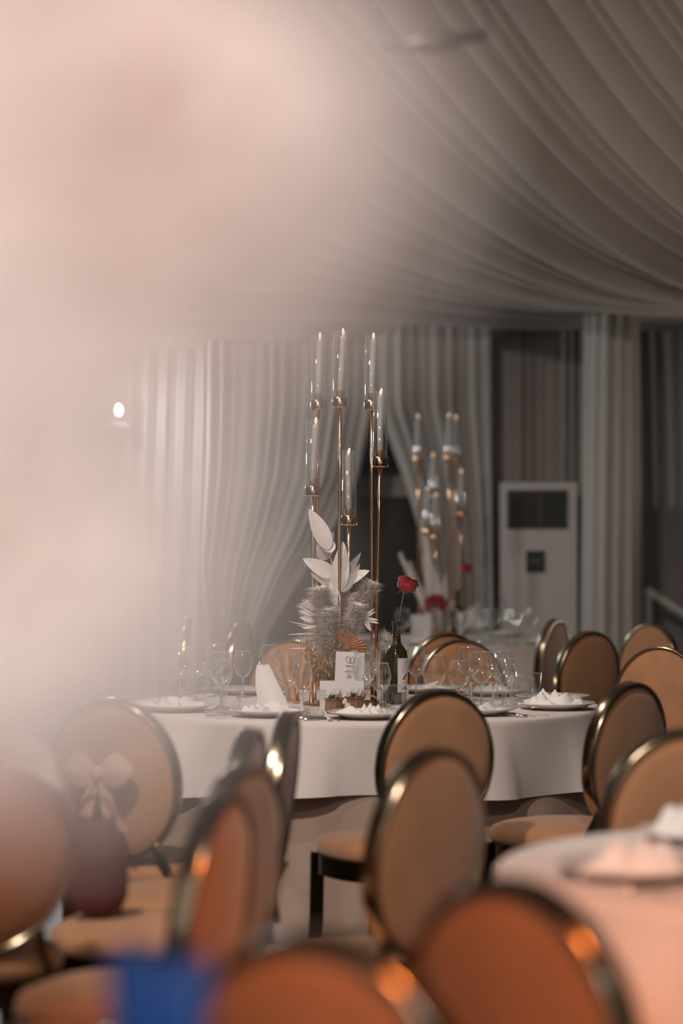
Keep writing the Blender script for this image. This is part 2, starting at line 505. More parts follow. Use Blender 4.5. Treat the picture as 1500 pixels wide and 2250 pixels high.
# wall lamp with two bulbs
wl = empty('wall_lamp', at(222, 920, 17.1)); tag(wl, 'twin-bulb wall lamp glowing cold white against the drape', 'lamp')
MB().box(-0.16, 0.16, 0.02, 0.05, -0.06, -0.02).build('bracket', M['white_paint'], wl, smooth=False)
MB().tube([(0, 0.05, -0.04), (0, 0.2, -0.04), (0, 0.2, -1.55), (0, 0.2, -2.235)], 0.012, 8).build('stand', M['white_paint'], wl)
bl = MB().ball((0, 0, 0), 0.042, 0.042, 0.055).mesh('bulb', M['bulb'])
for dx, dz in ((-0.09, 0.03), (0.10, 0.06)):
    inst('bulb', bl, wl, (dx, 0, dz))
lo = lamp('wall_lamp_light', 'POINT', tuple(at(232, 895, 16.95)), 22, (0.86, 0.93, 1.0), 0.05)

# ------------------------------------------------------------------ chairs
SEAT_Z = 0.48
def superell(a, e=2.6):
    c, s = math.cos(a), math.sin(a)
    return (math.copysign(abs(c)**(2/e), c), math.copysign(abs(s)**(2/e), s))
def make_chair_meshes():
    m = {}
    # seat cushion: domed, rounded
    N = 40
    mb = MB()
    rows = [(0.96, 0.415), (1.0, 0.428), (1.0, 0.445), (0.965, 0.466), (0.85, 0.477), (0.55, 0.484), (0.2, 0.486)]
    vs_ = []
    for sfac, z in rows:
        for k in range(N):
            x, y = superell(2*PI*k/N)
            vs_.append((0.235*sfac*x, 0.225*sfac*y, z))
    fs = [tuple(range(N-1, -1, -1))]
    for j in range(len(rows)-1):
        for k in range(N):
            k2 = (k+1) % N
            fs.append((j*N+k, j*N+k2, (j+1)*N+k2, (j+1)*N+k))
    fs.append(tuple((len(rows)-1)*N+k for k in range(N)))
    m['seat'] = mb.add(vs_, fs).mesh('seat', M['velvet'])
    # apron band
    mb = MB(); vs_ = []
    for sfac, z in ((0.93, 0.355), (0.965, 0.355), (0.965, 0.415), (0.93, 0.415)):
        for k in range(N):
            x, y = superell(2*PI*k/N)
            vs_.append((0.235*sfac*x, 0.225*sfac*y, z))
    fs = []
    for j in range(4):
        for k in range(N):
            k2 = (k+1) % N; j2 = (j+1) % 4
            fs.append((j*N+k, j*N+k2, j2*N+k2, j2*N+k))
    m['seat_frame'] = mb.add(vs_, fs).mesh('seat_frame', M['dark_gold'], False)
    # oval back, padded both sides, slight backward tilt
    tilt = Matrix.Translation((0, -0.235, 0.715)) @ Matrix.Rotation(R(7), 4, 'X')
    A, B = 0.195, 0.225
    K = 56
    mb = MB(); vs_ = []
    rows = [(0.0, -0.030), (0.45, -0.028), (0.8, -0.022), (0.95, -0.016), (0.985, -0.008), (0.985, 0.008), (0.95, 0.018), (0.8, 0.027), (0.45, 0.035), (0.0, 0.037)]
    for sfac, y in rows:
        for k in range(K):
            a = 2*PI*k/K
            vs_.append((A*max(sfac, 0.001)*math.cos(a), y, B*max(sfac, 0.001)*math.sin(a)))
    fs = []
    for j in range(len(rows)-1):
        for k in range(K):
            k2 = (k+1) % K
            fs.append((j*K+k, j*K+k2, (j+1)*K+k2, (j+1)*K+k))
    m['backrest'] = mb.add(vs_, fs).xf(tilt).mesh('backrest', M['velvet'])
    mb = MB(); vs_ = []
    sec = [(0.0, -0.022), (0.010, -0.022), (0.012, -0.016), (0.012, 0.016), (0.010, 0.022), (0.0, 0.022)]
    for dr, y in sec:
        for k in range(K):
            a = 2*PI*k/K
            vs_.append(((A*0.985+dr)*math.cos(a), y, (B*0.985+dr)*math.sin(a)))
    fs = []
    for j in range(len(sec)):
        for k in range(K):
            k2 = (k+1) % K; j2 = (j+1) % len(sec)
            fs.append((j*K+k, j*K+k2, j2*K+k2, j2*K+k))
    mb.add(vs_, fs).xf(tilt)
    m['back_rim'] = mb.mesh('back_rim', M['gold'])
    # curved uprights between oval and rear legs
    for s, nm in ((-1, 'ul'), (1, 'ur')):
        path = []
        for i in range(9):
            t = i/8
            z = lerp(0.535, 0.36, t)
            path.append((s*lerp(0.125, 0.178, smoothstep(0, 1, t)), -0.212 + 0.018*math.sin(PI*t) + 0.012*t - (0.02*(1-t)), z))
        m[nm] = MB().bar(path, 0.014, 0.034).mesh('upright', M['gold'], False)
    for i, (sx, sy) in enumerate(((-1, -1), (1, -1), (1, 1), (-1, 1))):
        path = [(sx*0.178, sy*0.178, 0.415), (sx*0.180, sy*0.182, 0.2), (sx*0.186, sy*0.20, 0.0)]
        m['leg%d' % i] = MB().bar(path, 0.034, 0.030).mesh('leg', M['dark_gold'], False)
    return m
CM = make_chair_meshes()
CH_G = 'oval-back velvet chairs'
def chair(x, y, rz, label):
    """x, y: where the oval back stands"""
    rz = R(rz)
    fx, fy = -math.sin(rz), math.cos(rz)
    o = empty('banquet_chair', (x+fx*0.235, y+fy*0.235, 0), rz)
    tag(o, label, 'chair', CH_G)
    inst('seat', CM['seat'], o); inst('seat_frame', CM['seat_frame'], o)
    bk = inst('backrest', CM['backrest'], o); inst('back_rim', CM['back_rim'], bk)
    inst('upright', CM['ul'], o); inst('upright', CM['ur'], o)
    for k in range(4): inst('leg', CM['leg%d' % k], o)
    return o
def chair_px(px, d, rz, label): return chair(xat(px, d), d, rz, label)

chair_px(955, 7.38, 30, 'tan oval-back chair turned from the white table, beside the wine bottle')
chair_px(1372, 7.75, 48, 'tan oval-back chair with broad gold rim beside the plate of crumpled napkin')
chair_px(1490, 5.85, 18, 'tan oval-back chair behind the small round table with heaped napkins')
chair_px(1447, 10.2, 150, 'oval-back chair facing the white table edge, catching a warm glint on its rim')
chair_px(935, 5.33, 52, 'tan oval-back chair with two bright glints on its gold rim')
chair_px(1150, 3.30, -47, 'orange-lit oval-back chair drawn up to the small round table')
chair_px(715, 2.86, -30, 'orange-lit oval-back chair standing alone, next to the royal blue cloth')
chair_px(515, 4.95, 68, 'oval-back chair seen almost edge-on with a bright glint at its top')
chair_px(462, 4.4, 77, 'shadowed grey-brown oval-back chair close in front of the glinting one')
chair_px(528, 5.85, 82, 'narrow edge-on oval-back chair holding the burgundy bag')
chair_px(612, 6.4, 84, 'edge-on oval-back chair with an orange reflection on its gold rim')
chair_px(-30, 5.35, 25, 'shadowed oval-back chair with a white napkin over its top')
chair_px(255, 6.9, -22, 'oval-back chair draped with a blush bow, curved gold uprights showing')
chair_px(338, 2.25, 10, 'oval-back chair under the royal blue cloth')
chair_px(640, 10.92, 165, 'oval-back chair across the white table behind the standing napkin')
chair_px(1015, 10.92, 190, 'oval-back chair across the white table behind the row of wine glasses')
chair_px(980, 11.75, 12, 'oval-back chair between the two candlelit tables')
chair_px(1289, 11.95, 36, 'broad oval-back chair beside the far table in front of the column drape')
chair_px(1212, 13.7, 62, 'dim oval-back chair at the far table by the air conditioner')
chair_px(1424, 12.9, 130, 'dim oval-back chair with a small glint, in front of the far drapes')
chair_px(520, 13.2, 75, 'far oval-back chair below the swept drape, nearer the dark window')
chair_px(400, 14.3, 95, 'far oval-back chair below the swept drape, nearer the wall lamp')

# ------------------------------------------------------------------ tables
def round_table(x, y, r, names, seed, drop=0.25, folds=11):
    rnd = random.Random(seed)
    t = empty('round_table', (x, y, 0)); tag(t, names[0], 'table')
    MB().lathe([(0.0, 0.715), (r-0.01, 0.715), (r-0.01, 0.742), (0, 0.742)], 48).build('tabletop', M['wood'], t)
    for k in range(4):
        a = PI/4 + k*PI/2
        MB().tube([(0.45*math.cos(a), 0.45*math.sin(a), 0.715), (0.52*math.cos(a), 0.52*math.sin(a), 0.0)], 0.02, 8).build('leg', M['dark_gold'], t)
    p = [rnd.uniform(0, 6.28) for _ in range(4)]
    nf = 26
    def under(u, v):
        a = 2*PI*u
        if v < 0.14:
            rr = (r-0.002)*v/0.14; z = 0.749
        else:
            q = (v-0.14)/0.86
            fl = math.sin(a*nf/2+p[0]+0.8*math.sin(a*3+p[1]))*0.6 + math.sin(a*nf*0.77+p[2])*0.4
            rr = r + 0.012 + q*(0.065+0.06*fl*smoothstep(0.3, 0.75, q))
            z = lerp(0.749, 0.006, q)
        return (rr*math.cos(a), rr*math.sin(a), z)
    o = MB().grid(220, 22, under, wrap=True).build('under_cloth', M['satin'], loc=(x, y, 0))
    tag(o, names[1], 'tablecloth')
    def over(u, v):
        a = 2*PI*u
        if v < 0.3:
            rr = (r+0.006)*v/0.3; z = 0.76
        elif v < 0.36:
            q = (v-0.3)/0.06
            rr = r+0.006+0.012*math.sin(q*PI/2); z = 0.76-0.012*(1-math.cos(q*PI/2))
        else:
            q = (v-0.36)/0.64
            fl = math.sin(a*folds+p[3]+1.1*math.sin(a*2+p[1]))
            fl = math.copysign(abs(fl)**0.7, fl)*1.3
            dr = drop*(1+0.06*math.sin(a*4+p[2]))
            rr = r+0.018 + q*(0.076+0.040*fl)
            z = 0.748 - q*dr
        return (rr*math.cos(a), rr*math.sin(a), z)
    o = MB().grid(240, 26, over, wrap=True).build('table_overlay', M['cloth'], loc=(x, y, 0))
    tag(o, names[2], 'tablecloth')
TX, TY, TR = 0.065, 9.37, 0.92
round_table(TX, TY, TR, ('large round banquet table under white cloth carrying the sharp wine glasses', 'floor-length champagne under cloth below the short white overlay with the place settings', 'short white overlay cloth under the tall candelabra with the white leaves'), 1)
FX, FY = 0.60, 15.2
round_table(FX, FY, 0.92, ('round banquet table standing before the air conditioner', 'floor-length champagne cloth on the table before the air conditioner', 'white overlay cloth on the table before the air conditioner'), 2)
NX, NY, NR = 1.06, 4.74, 0.74
round_table(NX, NY, NR, ('small round table between the orange-lit chair and the napkin heaps', 'peach-lit floor-length cloth behind the orange-lit chair', 'white overlay under the heaped napkins beside the orange-lit chair'), 3, 0.22)
TZ = 0.7605

# ------------------------------------------------------------------ tableware prototypes
def wine_profile(h, rb, rr):
    hb = h*0.43
    return [(0.034, 0.0), (0.0345, 0.002), (0.028, 0.004), (0.010, 0.008), (0.0045, 0.016), (0.004, hb*0.6), (0.0042, hb-0.008), (0.008, hb), (rb*0.55, hb+0.010),
            (rb*0.86, hb+0.028), (rb, hb+0.052), (rb*0.985, hb+0.07), (rb*0.9, hb+(h-hb)*0.78), (rr, h)]
def wine_meshes(h, rb, rr, nm):
    p = wine_profile(h, rb, rr)
    return (MB().lathe_open(p[7:], 28).mesh('bowl', M['glass']), MB().lathe_open([(0.0, 0.0005)]+p[:8], 20).mesh('stem', M['glass_base']),
            MB().tube([(rr*math.cos(2*PI*k/28), rr*math.sin(2*PI*k/28), h) for k in range(29)], 0.0013, 5, False).mesh('rim', M['glass_base']))
WG_L = wine_meshes(0.212, 0.046, 0.034, 'l')
WG_S = wine_meshes(0.188, 0.040, 0.029, 's')
def tumbler_meshes():
    def sq(r, z, n=32):
        out = []
        for k in range(n):
            x, y = superell(2*PI*k/n, 4.0)
            out.append((r*x, r*y, z))
        return out
    n = 32
    mb = MB(); vs_ = []; fs = []
    rows = [(0.0375, 0.012), (0.0385, 0.04), (0.041, 0.096)]
    for r, z in rows: vs_ += sq(r, z)
    for j in range(2):
        for k in range(n):
            k2 = (k+1) % n
            fs.append((j*n+k, j*n+k2, (j+1)*n+k2, (j+1)*n+k))
    wall = mb.add(vs_, fs).mesh('wall', M['glass'])
    mb = MB(); vs_ = []; fs = []
    rows = [(0.034, 0.0), (0.037, 0.003), (0.0375, 0.013), (0.034, 0.015)]
    for r, z in rows: vs_ += sq(r, z)
    for j in range(3):
        for k in range(n):
            k2 = (k+1) % n
            fs.append((j*n+k, j*n+k2, (j+1)*n+k2, (j+1)*n+k))
    fs.append(tuple(range(n-1, -1, -1))); fs.append(tuple(3*n+k for k in range(n)))
    base = mb.add(vs_, fs).mesh('base', M['glass_base'])
    pts = sq(0.041, 0.096); pts.append(pts[0])
    rim = MB().tube(pts, 0.0011, 5, False).mesh('rim', M['glass_base'])
    return wall, base, rim
TU = tumbler_meshes()
PLATE = MB().lathe([(0.0, 0.004), (0.075, 0.0), (0.082, 0.003), (0.11, 0.012), (0.146, 0.024), (0.148, 0.026), (0.145, 0.0275), (0.108, 0.017), (0.085, 0.009), (0.0, 0.008)], 56).mesh('plate', M['china'])

def on_table(px, row, z=TZ):
    d = (CZ-z)*F/(row-HY)
    return Vector((xat(px, d), d, z))
def keep(p, cx=TX, cy=TY, rmax=TR-0.06):
    v = Vector((p.x-cx, p.y-cy))
    if v.length > rmax: v = v.normalized()*rmax
    return Vector((cx+v.x, cy+v.y, p.z))

def settle(items, fixed, cx, cy, rmax, rounds=160):
    """nudge standing things apart (mostly in depth) so that none touch each other or a plate"""
    for it in range(rounds):
        moved = False
        for i, a in enumerate(items):
            for j, b in enumerate(items[:i] + fixed):
                dx, dy = a[0]-b[0], a[1]-b[1]
                need = a[2]+b[2]+0.003
                dist = math.hypot(dx, dy)
                if dist < need:
                    moved = True
                    push = (need-dist)*0.6+0.0005
                    sx = math.copysign(min(1.0, abs(dx)/need)*0.6, dx); sy = math.copysign(1.0, dy if abs(dy) > 1e-4 else 0.3)
                    n = math.hypot(sx, sy)
                    k = 1.0 if j >= i else 0.5
                    a[0] += sx/n*push*k; a[1] += sy/n*push*k
                    if j < i: b[0] -= sx/n*push*k; b[1] -= sy/n*push*k
        for a in items:
            r = math.hypot(a[0]-cx, a[1]-cy)
            if r > rmax-a[2]*0.8:
                f = (rmax-a[2]*0.8)/r
                a[0] = cx+(a[0]-cx)*f; a[1] = cy+(a[1]-cy)*f
        if not moved: break
    return items
def wine(p, big, label, group):
    o = empty('wine_glass', p, random.uniform(0, 6)); tag(o, label, 'wine glass', group)
    a, b_, c_ = WG_L if big else WG_S
    bw = inst('bowl', a, o); inst('rim', c_, bw); inst('stem', b_, o)
    return o
def tumbler(p, label, group, rz=0.3):
    o = empty('tumbler', p, rz); o.scale = (1.08, 1.08, 1.05); tag(o, label, 'tumbler', group)
    w_ = inst('wall', TU[0], o); inst('rim', TU[2], w_); inst('base', TU[1], o)
    return o

def napkin_mesh(seed, wx, wy, h):
    rnd = random.Random(seed)
    p = [rnd.uniform(0, 6.28) for _ in range(8)]
    ang = rnd.uniform(0, 3.14)
    def fn(u, v):
        x = (u-0.5)*2; y = (v-0.5)*2
        rr = min(1.0, max(abs(x), abs(y)))
        q = x*math.cos(ang)+y*math.sin(ang)
        ridge = 1-abs(((q*1.3+p[0]+0.5*math.sin(y*2+p[1])) % 1.0)*2-1)
        ridge2 = 1-abs((((x*math.sin(ang)-y*math.cos(ang))*1.1+p[2]+0.35*math.sin(x*3+p[3])) % 1.0)*2-1)
        env = (1-rr**3.5)
        z = 0.003 + h*env*(0.2+0.55*ridge*ridge2+0.3*ridge2)
        k = 1+0.10*math.sin(3*math.atan2(y, x)+p[4])+0.06*math.sin(5*math.atan2(y, x)+p[5])
        return (x*wx/2*k*(0.86+0.14*ridge2), y*wy/2*k, z)
    return MB().grid(26, 26, fn).mesh('napkin', M['napkin'], False)
NAPS = [napkin_mesh(s, 0.20, 0.16, h) for s, h in ((1, 0.045), (2, 0.05), (3, 0.04), (4, 0.055))]

def plate(p, label, group):
    o = inst('plate', PLATE, None, p); tag(o, label, 'plate', group); return o
def napkin(p, i, rz, label, group, s=1.0):
    o = inst('napkin', NAPS[i % 4], None, (p.x, p.y, p.z+0.0085), (0, 0, rz), s); tag(o, label, 'napkin', group); return o

def fork_mesh():
    mb = MB()
    mb.grid(1, 8, lambda u, v: ((u-0.5)*(0.011 if v < 0.3 else 0.006+0.004*abs(v-0.6)), v*0.125, 0.0015+0.004*math.sin(PI*v)))
    mb.grid(4, 4, lambda u, v: ((u-0.5)*lerp(0.007, 0.022, smoothstep(0, 1, v)), 0.125+v*0.022, 0.0015+0.003*v))
    for k in range(4):
        x = (k-1.5)*0.006
        mb.box(x-0.0013, x+0.0013, 0.146, 0.192, 0.003, 0.0052)
    return mb.mesh('fork', M['steel'])
def knife_mesh():
    mb = MB()
    mb.tube([(0, 0, 0.004), (0, 0.04, 0.005), (0, 0.10, 0.004)], [0.004, 0.0055, 0.004], 8)
    mb.box(-0.002, 0.010, 0.10, 0.205, 0.002, 0.004)
    return mb.mesh('knife', M['steel'])
FORK, KNIFE = fork_mesh(), knife_mesh()
def cutlery(p, kind, rz, label, group):
    o = inst(kind, FORK if kind == 'fork' else KNIFE, None, (p.x, p.y, p.z+0.0005), (0, 0, rz)); tag(o, label, kind, group); return o

# ------------------------------------------------------------------ main table: plates, napkins, glasses
random.seed(5)
plate_spots = []
plates = [
    (592, 8.76, 'china plate in front of the upright serrated napkin', 0),
    (808, 8.66, 'china plate in front of the menu card, flanked by two forks', 1),
    (1048, 8.84, 'china plate partly behind the tan chair beside the wine bottle', 2),
    (1226, 9.12, 'china plate at the table edge heaped with a winged napkin', 3),
    (1268, 9.56, 'china plate behind the winged napkin, next to the far oval chair', None),
    (385, 9.02, 'china plate on the veiled side of the table under the blossoms', 0),
    (545, 10.0, 'china plate across the table behind the standing napkin', None),
    (940, 10.08, 'china plate across the table behind the wine bottle', 2),
    (1120, 9.98, 'china plate across the table behind the tight cluster of wine glasses', 1),
]
for i, (px, d, lab, nap) in enumerate(plates):
    p = keep(Vector((xat(px, d), d, TZ)), rmax=TR-0.135)
    plate(p, lab, 'plates on the white table')
    plate_spots.append([p.x, p.y, 0.146])
    if nap is not None:
        napkin(p, nap, [0.4, 2.2, 1.1, 0.1, 2.6, 0.9, 0, 1.7, 0.6][i], lab.replace('china plate', 'crumpled white napkin on the plate').replace('heaped with a winged napkin', 'beside the far chair'), 'napkins on the white table', [1.0, 0.92, 0.9, 1.25, 1, 1, 1, .9, .9][i])

GL, GS = 'large wine glasses on the white table', 'small wine glasses on the white table'
LBL = 'large empty wine glass on the white table'
LBS = 'smaller empty wine glass on the white table'
glass_items = []
for px, rim, big, lab in [
    (631, 1437, 1, 'large wine glass beside the standing napkin'), (663, 1455, 0, 'smaller wine glass overlapping the tumbler beside the standing napkin'),
    (793, 1437, 1, 'large wine glass in front of the menu card'), (835, 1457, 0, 'smaller wine glass between the menu card and the bottle'),
    (914, 1419, 1, 'large wine glass touching the wine bottle label'), (960, 1440, 1, 'large wine glass just behind the tan chair top'),
    (1008, 1452, 0, 'smaller wine glass just behind the tan chair top'), (1030, 1421, 1, 'large wine glass in the tight cluster past the bottle'),
    (1061, 1433, 1, 'large wine glass in the tight cluster past the bottle'), (1086, 1428, 0, 'smaller wine glass in the tight cluster past the bottle'),
    (1108, 1446, 0, 'smaller wine glass in the tight cluster past the bottle'), (1104, 1432, 1, 'large wine glass in the tight cluster past the bottle'),
    (581, 1414, 1, 'large wine glass directly behind the standing napkin'), (535, 1429, 0, 'smaller wine glass alone beside the standing napkin, far side'),
    (487, 1449, 0, 'smaller wine glass in the cluster veiled by the blossoms'), (484, 1433, 1, 'large wine glass in the cluster veiled by the blossoms'), (472, 1416, 1, 'large wine glass in the cluster veiled by the blossoms'),
    (428, 1421, 1, 'large wine glass in the cluster veiled by the blossoms'), (396, 1433, 0, 'smaller wine glass in the cluster veiled by the blossoms')]:
    h = 0.212 if big else 0.188
    d = (CZ-TZ-h)*F/(rim-HY)
    p = keep(Vector((xat(px, d), d, TZ)))
    glass_items.append([p.x, p.y, 0.047 if big else 0.041, big, lab, 0])
for px, row, rz, lab in [(683, 1577, 0.2, 'square tumbler before the burlap pots'), (868, 1566, 0.5, 'square tumbler in front of the wine bottle'), (1058, 1556, 0.1, 'square tumbler under the tight wine glass cluster'),
                    (1150, 1546, 0.3, 'square tumbler beside the winged napkin'), (1157, 1533, 0.6, 'square tumbler behind the one beside the winged napkin'), (505, 1571, 0.4, 'square tumbler below the veiled wine glasses'),
                    (478, 1571, 0.1, 'square tumbler below the veiled wine glasses'), (372, 1545, 0.2, 'square tumbler deep in the blossom veil'), (398, 1530, 0.7, 'square tumbler deep in the blossom veil')]:
    p = keep(on_table(px, row), rmax=TR-0.05)
    glass_items.append([p.x, p.y, 0.050, 2, lab, rz])
obstacles = plate_spots + [[xat(871, 9.42), 9.42, 0.045], [xat(733, 8.90), 8.90, 0.036], [xat(780, 8.98), 8.98, 0.036], [xat(720, 9.03), 9.03, 0.03], [xat(750, 9.03), 9.03, 0.03], [xat(782, 9.03), 9.03, 0.03]]
for x, y, r_, kind, lab, rz in settle(glass_items, obstacles, TX, TY, TR-0.01):
    if kind == 2: tumbler(Vector((x, y, TZ)), lab, 'square tumblers on the white table', rz)
    else: wine(Vector((x, y, TZ)), kind, lab, GL if kind else GS)

for px, row, kind, rz, lab in [(722, 1585, 'fork', -0.25, 'steel fork beside the plate in front of the menu card'), (742, 1584, 'fork', -0.12, 'steel fork beside the plate in front of the menu card'),
                          (668, 1584, 'knife', -0.9, 'steel knife lying by the tumbler before the burlap pots'), (655, 1581, 'knife', -1.05, 'steel knife lying by the tumbler before the burlap pots'),
                          (452, 1578, 'fork', -1.1, 'steel fork in the veil beside the standing-napkin plate'), (470, 1580, 'fork', -1.2, 'steel fork in the veil beside the standing-napkin plate'),
                          (1205, 1577, 'fork', 0.95, 'steel fork below the winged napkin plate'), (1235, 1574, 'fork', 1.05, 'steel fork below the winged napkin plate'),
                          (1190, 1579, 'knife', 1.0, 'steel knife below the winged napkin plate')]:
    cutlery(keep(on_table(px, row), rmax=TR-0.02), kind, rz, lab, 'cutlery on the white table')

# standing folded napkin leaning over its plate
def standing_napkin():
    d0 = 9.0
    top_l, top_r = at(563, 1462, d0+0.04), at(592, 1462, d0+0.04)
    bot_l, bot_r = at(572, 1545, d0), at(640, 1560, d0-0.03)
    bot_l.z = bot_r.z = TZ+0.004
    mb = MB()
    for off, ins in ((0.0, 0.0), (0.012, 0.06), (0.022, 0.1)):
        def fn(u, v):
            t = top_l.lerp(top_r, lerp(ins, 1-ins, u)); b_ = bot_l.lerp(bot_r, lerp(ins, 1-ins, u))
            p = t.lerp(b_, v)
            p.y += off - 0.03*math.sin(PI*u)*(0.4+0.6*v)
            p.x -= 0.010*math.sin(PI*v)*(1-u)
            if v < 0.01: p.z += 0.005*(1 if int(u*14+0.5) % 2 else -1)
            return p
        mb.grid(14, 10, fn)
    return mb.build('standing_napkin', M['napkin'])
tag(standing_napkin(), 'white napkin folded upright with a serrated tip', 'napkin')

# ------------------------------------------------------------------ candelabra
def candle_unit(parent, top, tilt=(0, 0), fl=0.0):
    """gold cup with its candle, flame and glass chimney; top = point where the stem ends"""
    cup = MB()
    cup.lathe([(0.0, 0.0), (0.010, 0.0), (0.012, -0.006), (0.029, -0.004), (0.0315, 0.0), (0.0315, 0.034), (0.029, 0.036), (0.018, 0.036), (0.018, 0.062), (0.015, 0.063), (0.0, 0.060)], 28)
    c = cup.build('candle_cup', M['rose_gold'], parent, loc=top)
    cm = MB().lathe_open([(0.0275, 0.036), (0.0275, 0.29), (0.0262, 0.29), (0.0262, 0.036)], 28).build('glass_chimney', M['glass'], c)
    tx, ty = tilt
    cn = MB().tube([(0, 0, 0.045), (tx*0.5, ty*0.5, 0.16), (tx, ty, 0.268), (tx*1.02, ty, 0.274)], [0.0125, 0.0122, 0.0118, 0.005], 18).build('candle', M['candle'], c)
    fm = MB().lathe([(0.0, 0.0), (0.0055, 0.006), (0.0062, 0.013), (0.004, 0.023), (0.0, 0.030)], 12)
    fm.xf(Matrix.Translation((tx*1.02, ty, 0.272)) @ Matrix.Rotation(fl, 4, 'Y'))
    fm.build('flame', M['flame'], c)
    return c
def candelabra(loc, units, label):
    o = empty('candelabra', loc); tag(o, label, 'candelabra')
    MB().lathe([(0.0, 0.0), (0.16, 0.0), (0.163, 0.004), (0.15, 0.010), (0.03, 0.014), (0.0, 0.014)], 48).build('base', M['rose_gold'], o)
    for (bx, by), (tx, ty, tz), tilt, fl in units:
        path = [Vector((bx, by, 0.012)).lerp(Vector((tx, ty, tz)), t) for t in (0, 0.25, 0.5, 0.75, 1)]
        s = MB().tube(path, 0.0068, 12)
        s.build('stem', M['rose_gold'], o)
        candle_unit(o, (tx, ty, tz), tilt, fl)
    return o
CX, CY = 0.008, 9.37
units = []
for bpx, bdd, tpx, row, dd, tilt, fl in [
    (691, 0.05, 699.5, 899, 0.09, (0.006, 0), 0.0), (744, -0.10, 747.5, 893, -0.10, (0.012, 0), -0.08), (817, 0.07, 817, 899, 0.09, (0.006, 0), 0.0),
    (824, -0.02, 835, 1024, -0.05, (0.0, 0), 0.22), (683, -0.05, 688, 1088, -0.06, (0.009, 0), 0.08), (763, 0.11, 767, 1152, 0.12, (-0.004, 0), 0.2)]:
    d = CY + dd
    t = at(tpx, row, d)
    units.append(((xat(bpx, CY+bdd)-CX, bdd), (t.x-CX, dd, t.z-TZ), tilt, fl))
candelabra((CX, CY, TZ), units, 'tall copper-gold candelabra with six glass chimneys rising from the white leaves')
# far one
units = []
FCX, FCY = xat(972, 15.2), 15.2
for bpx, bdd, tpx, flame_row, dd in [(922, 0.06, 918, 913, 0.05), (990, 0.0, 986, 911, 0.0), (1000, 0.08, 1001, 915, 0.10), (950, 0.1, 951, 998, 0.12), (1012, -0.05, 1013, 1034, -0.06), (940, -0.08, 939, 1072, -0.1), (957, 0.02, 957, 1086, 0.0)]:
    d = FCY + dd
    t = at(tpx, flame_row, d); t.z -= 0.29
    units.append(((xat(bpx, FCY+bdd)-FCX, bdd), (t.x-FCX, dd, t.z-TZ), (0, 0), 0.0))
candelabra((FCX, FCY, TZ), units, 'blurred gold candelabra on the table before the air conditioner')

# ------------------------------------------------------------------ dried arrangement of the main table
def leaf_mesh(L, W, curl, seed, cup=0.15):
    rnd = random.Random(seed)
    def fn(u, v):
        wv = W*math.sin(PI*min(1, v**0.75*0.97+0.02))**0.75*(1 if v < 0.97 else 0.6)
        x = (u-0.5)*wv
        return (x, -curl*v*v*L + cup*abs(x)*0.8, v*L)
    return MB().grid(6, 12, fn)
da_ = empty('dried_arrangement', (CX-0.01, 9.34, TZ+0.0145)); tag(da_, 'bleached leaf and pampas arrangement with a copper fan leaf at the candelabra foot', 'arrangement')
DA = da_.location.copy()
MB().lathe([(0.0, 0.0), (0.05, 0.0), (0.06, 0.02), (0.055, 0.07), (0.045, 0.075), (0.0, 0.07)], 24).build('pot', M['pink_tulle'], da_)
def leaf_to(name, base, tip, W, curl, mat, seed, roll=0.0, cup=0.15):
    b_, t_ = Vector(base), Vector(tip)
    v = t_-b_
    mb = leaf_mesh(v.length, W*1.2, curl, seed, cup)
    zz = v.normalized(); yy = Vector((0.1, -1, 0.25)); yy = (yy - zz*yy.dot(zz)).normalized(); xx = yy.cross(zz)
    q = Matrix((xx, yy, zz)).transposed().to_4x4()
    mb.xf(Matrix.Translation(b_-DA) @ q @ Matrix.Rotation(roll, 4, 'Z'))
    return mb.build(name, M[mat], da_)
dl = 9.30
stem_pts = [at(735, 1450, 9.34), at(738, 1330, 9.33), at(730, 1240, 9.32), at(716, 1190, 9.32), at(703, 1140, 9.32)]
MB().tube([p-DA for p in stem_pts], [0.004, 0.0035, 0.003, 0.0022, 0.0015], 8).build('branch', M['leaf_white'], da_)
for i, (bx, by, tx, ty, W, curl, roll) in enumerate([
    (722, 1208, 683, 1116, 0.062, 0.10, 0.3), (718, 1206, 729, 1166, 0.040, -0.1, 0.9), (724, 1226, 697, 1200, 0.05, 0.1, -0.5), (728, 1214, 706, 1172, 0.05, 0.05, 0.2),
    (738, 1265, 667, 1228, 0.050, 0.12, -0.2), (740, 1292, 680, 1263, 0.036, -0.08, 0.5), (742, 1300, 755, 1190, 0.058, 0.08, 0.1), (746, 1268, 801, 1222, 0.032, 0.25, 0.8),
    (748, 1285, 803, 1250, 0.046, 0.2, -0.4), (750, 1300, 797, 1240, 0.034, 0.15, 0.6), (738, 1310, 732, 1262, 0.042, 0.1, 0.0), (755, 1315, 838, 1297, 0.026, 0.05, 0.4),
    (740, 1330, 728, 1280, 0.04, 0.0, -0.6), (752, 1300, 775, 1262, 0.04, 0.1, 0.3)]):
    leaf_to('leaf', at(bx, by, dl+0.03*((i % 3)-1)), at(tx, ty, dl-0.02+0.03*(i % 2)), W, curl, 'leaf_white', i, roll)
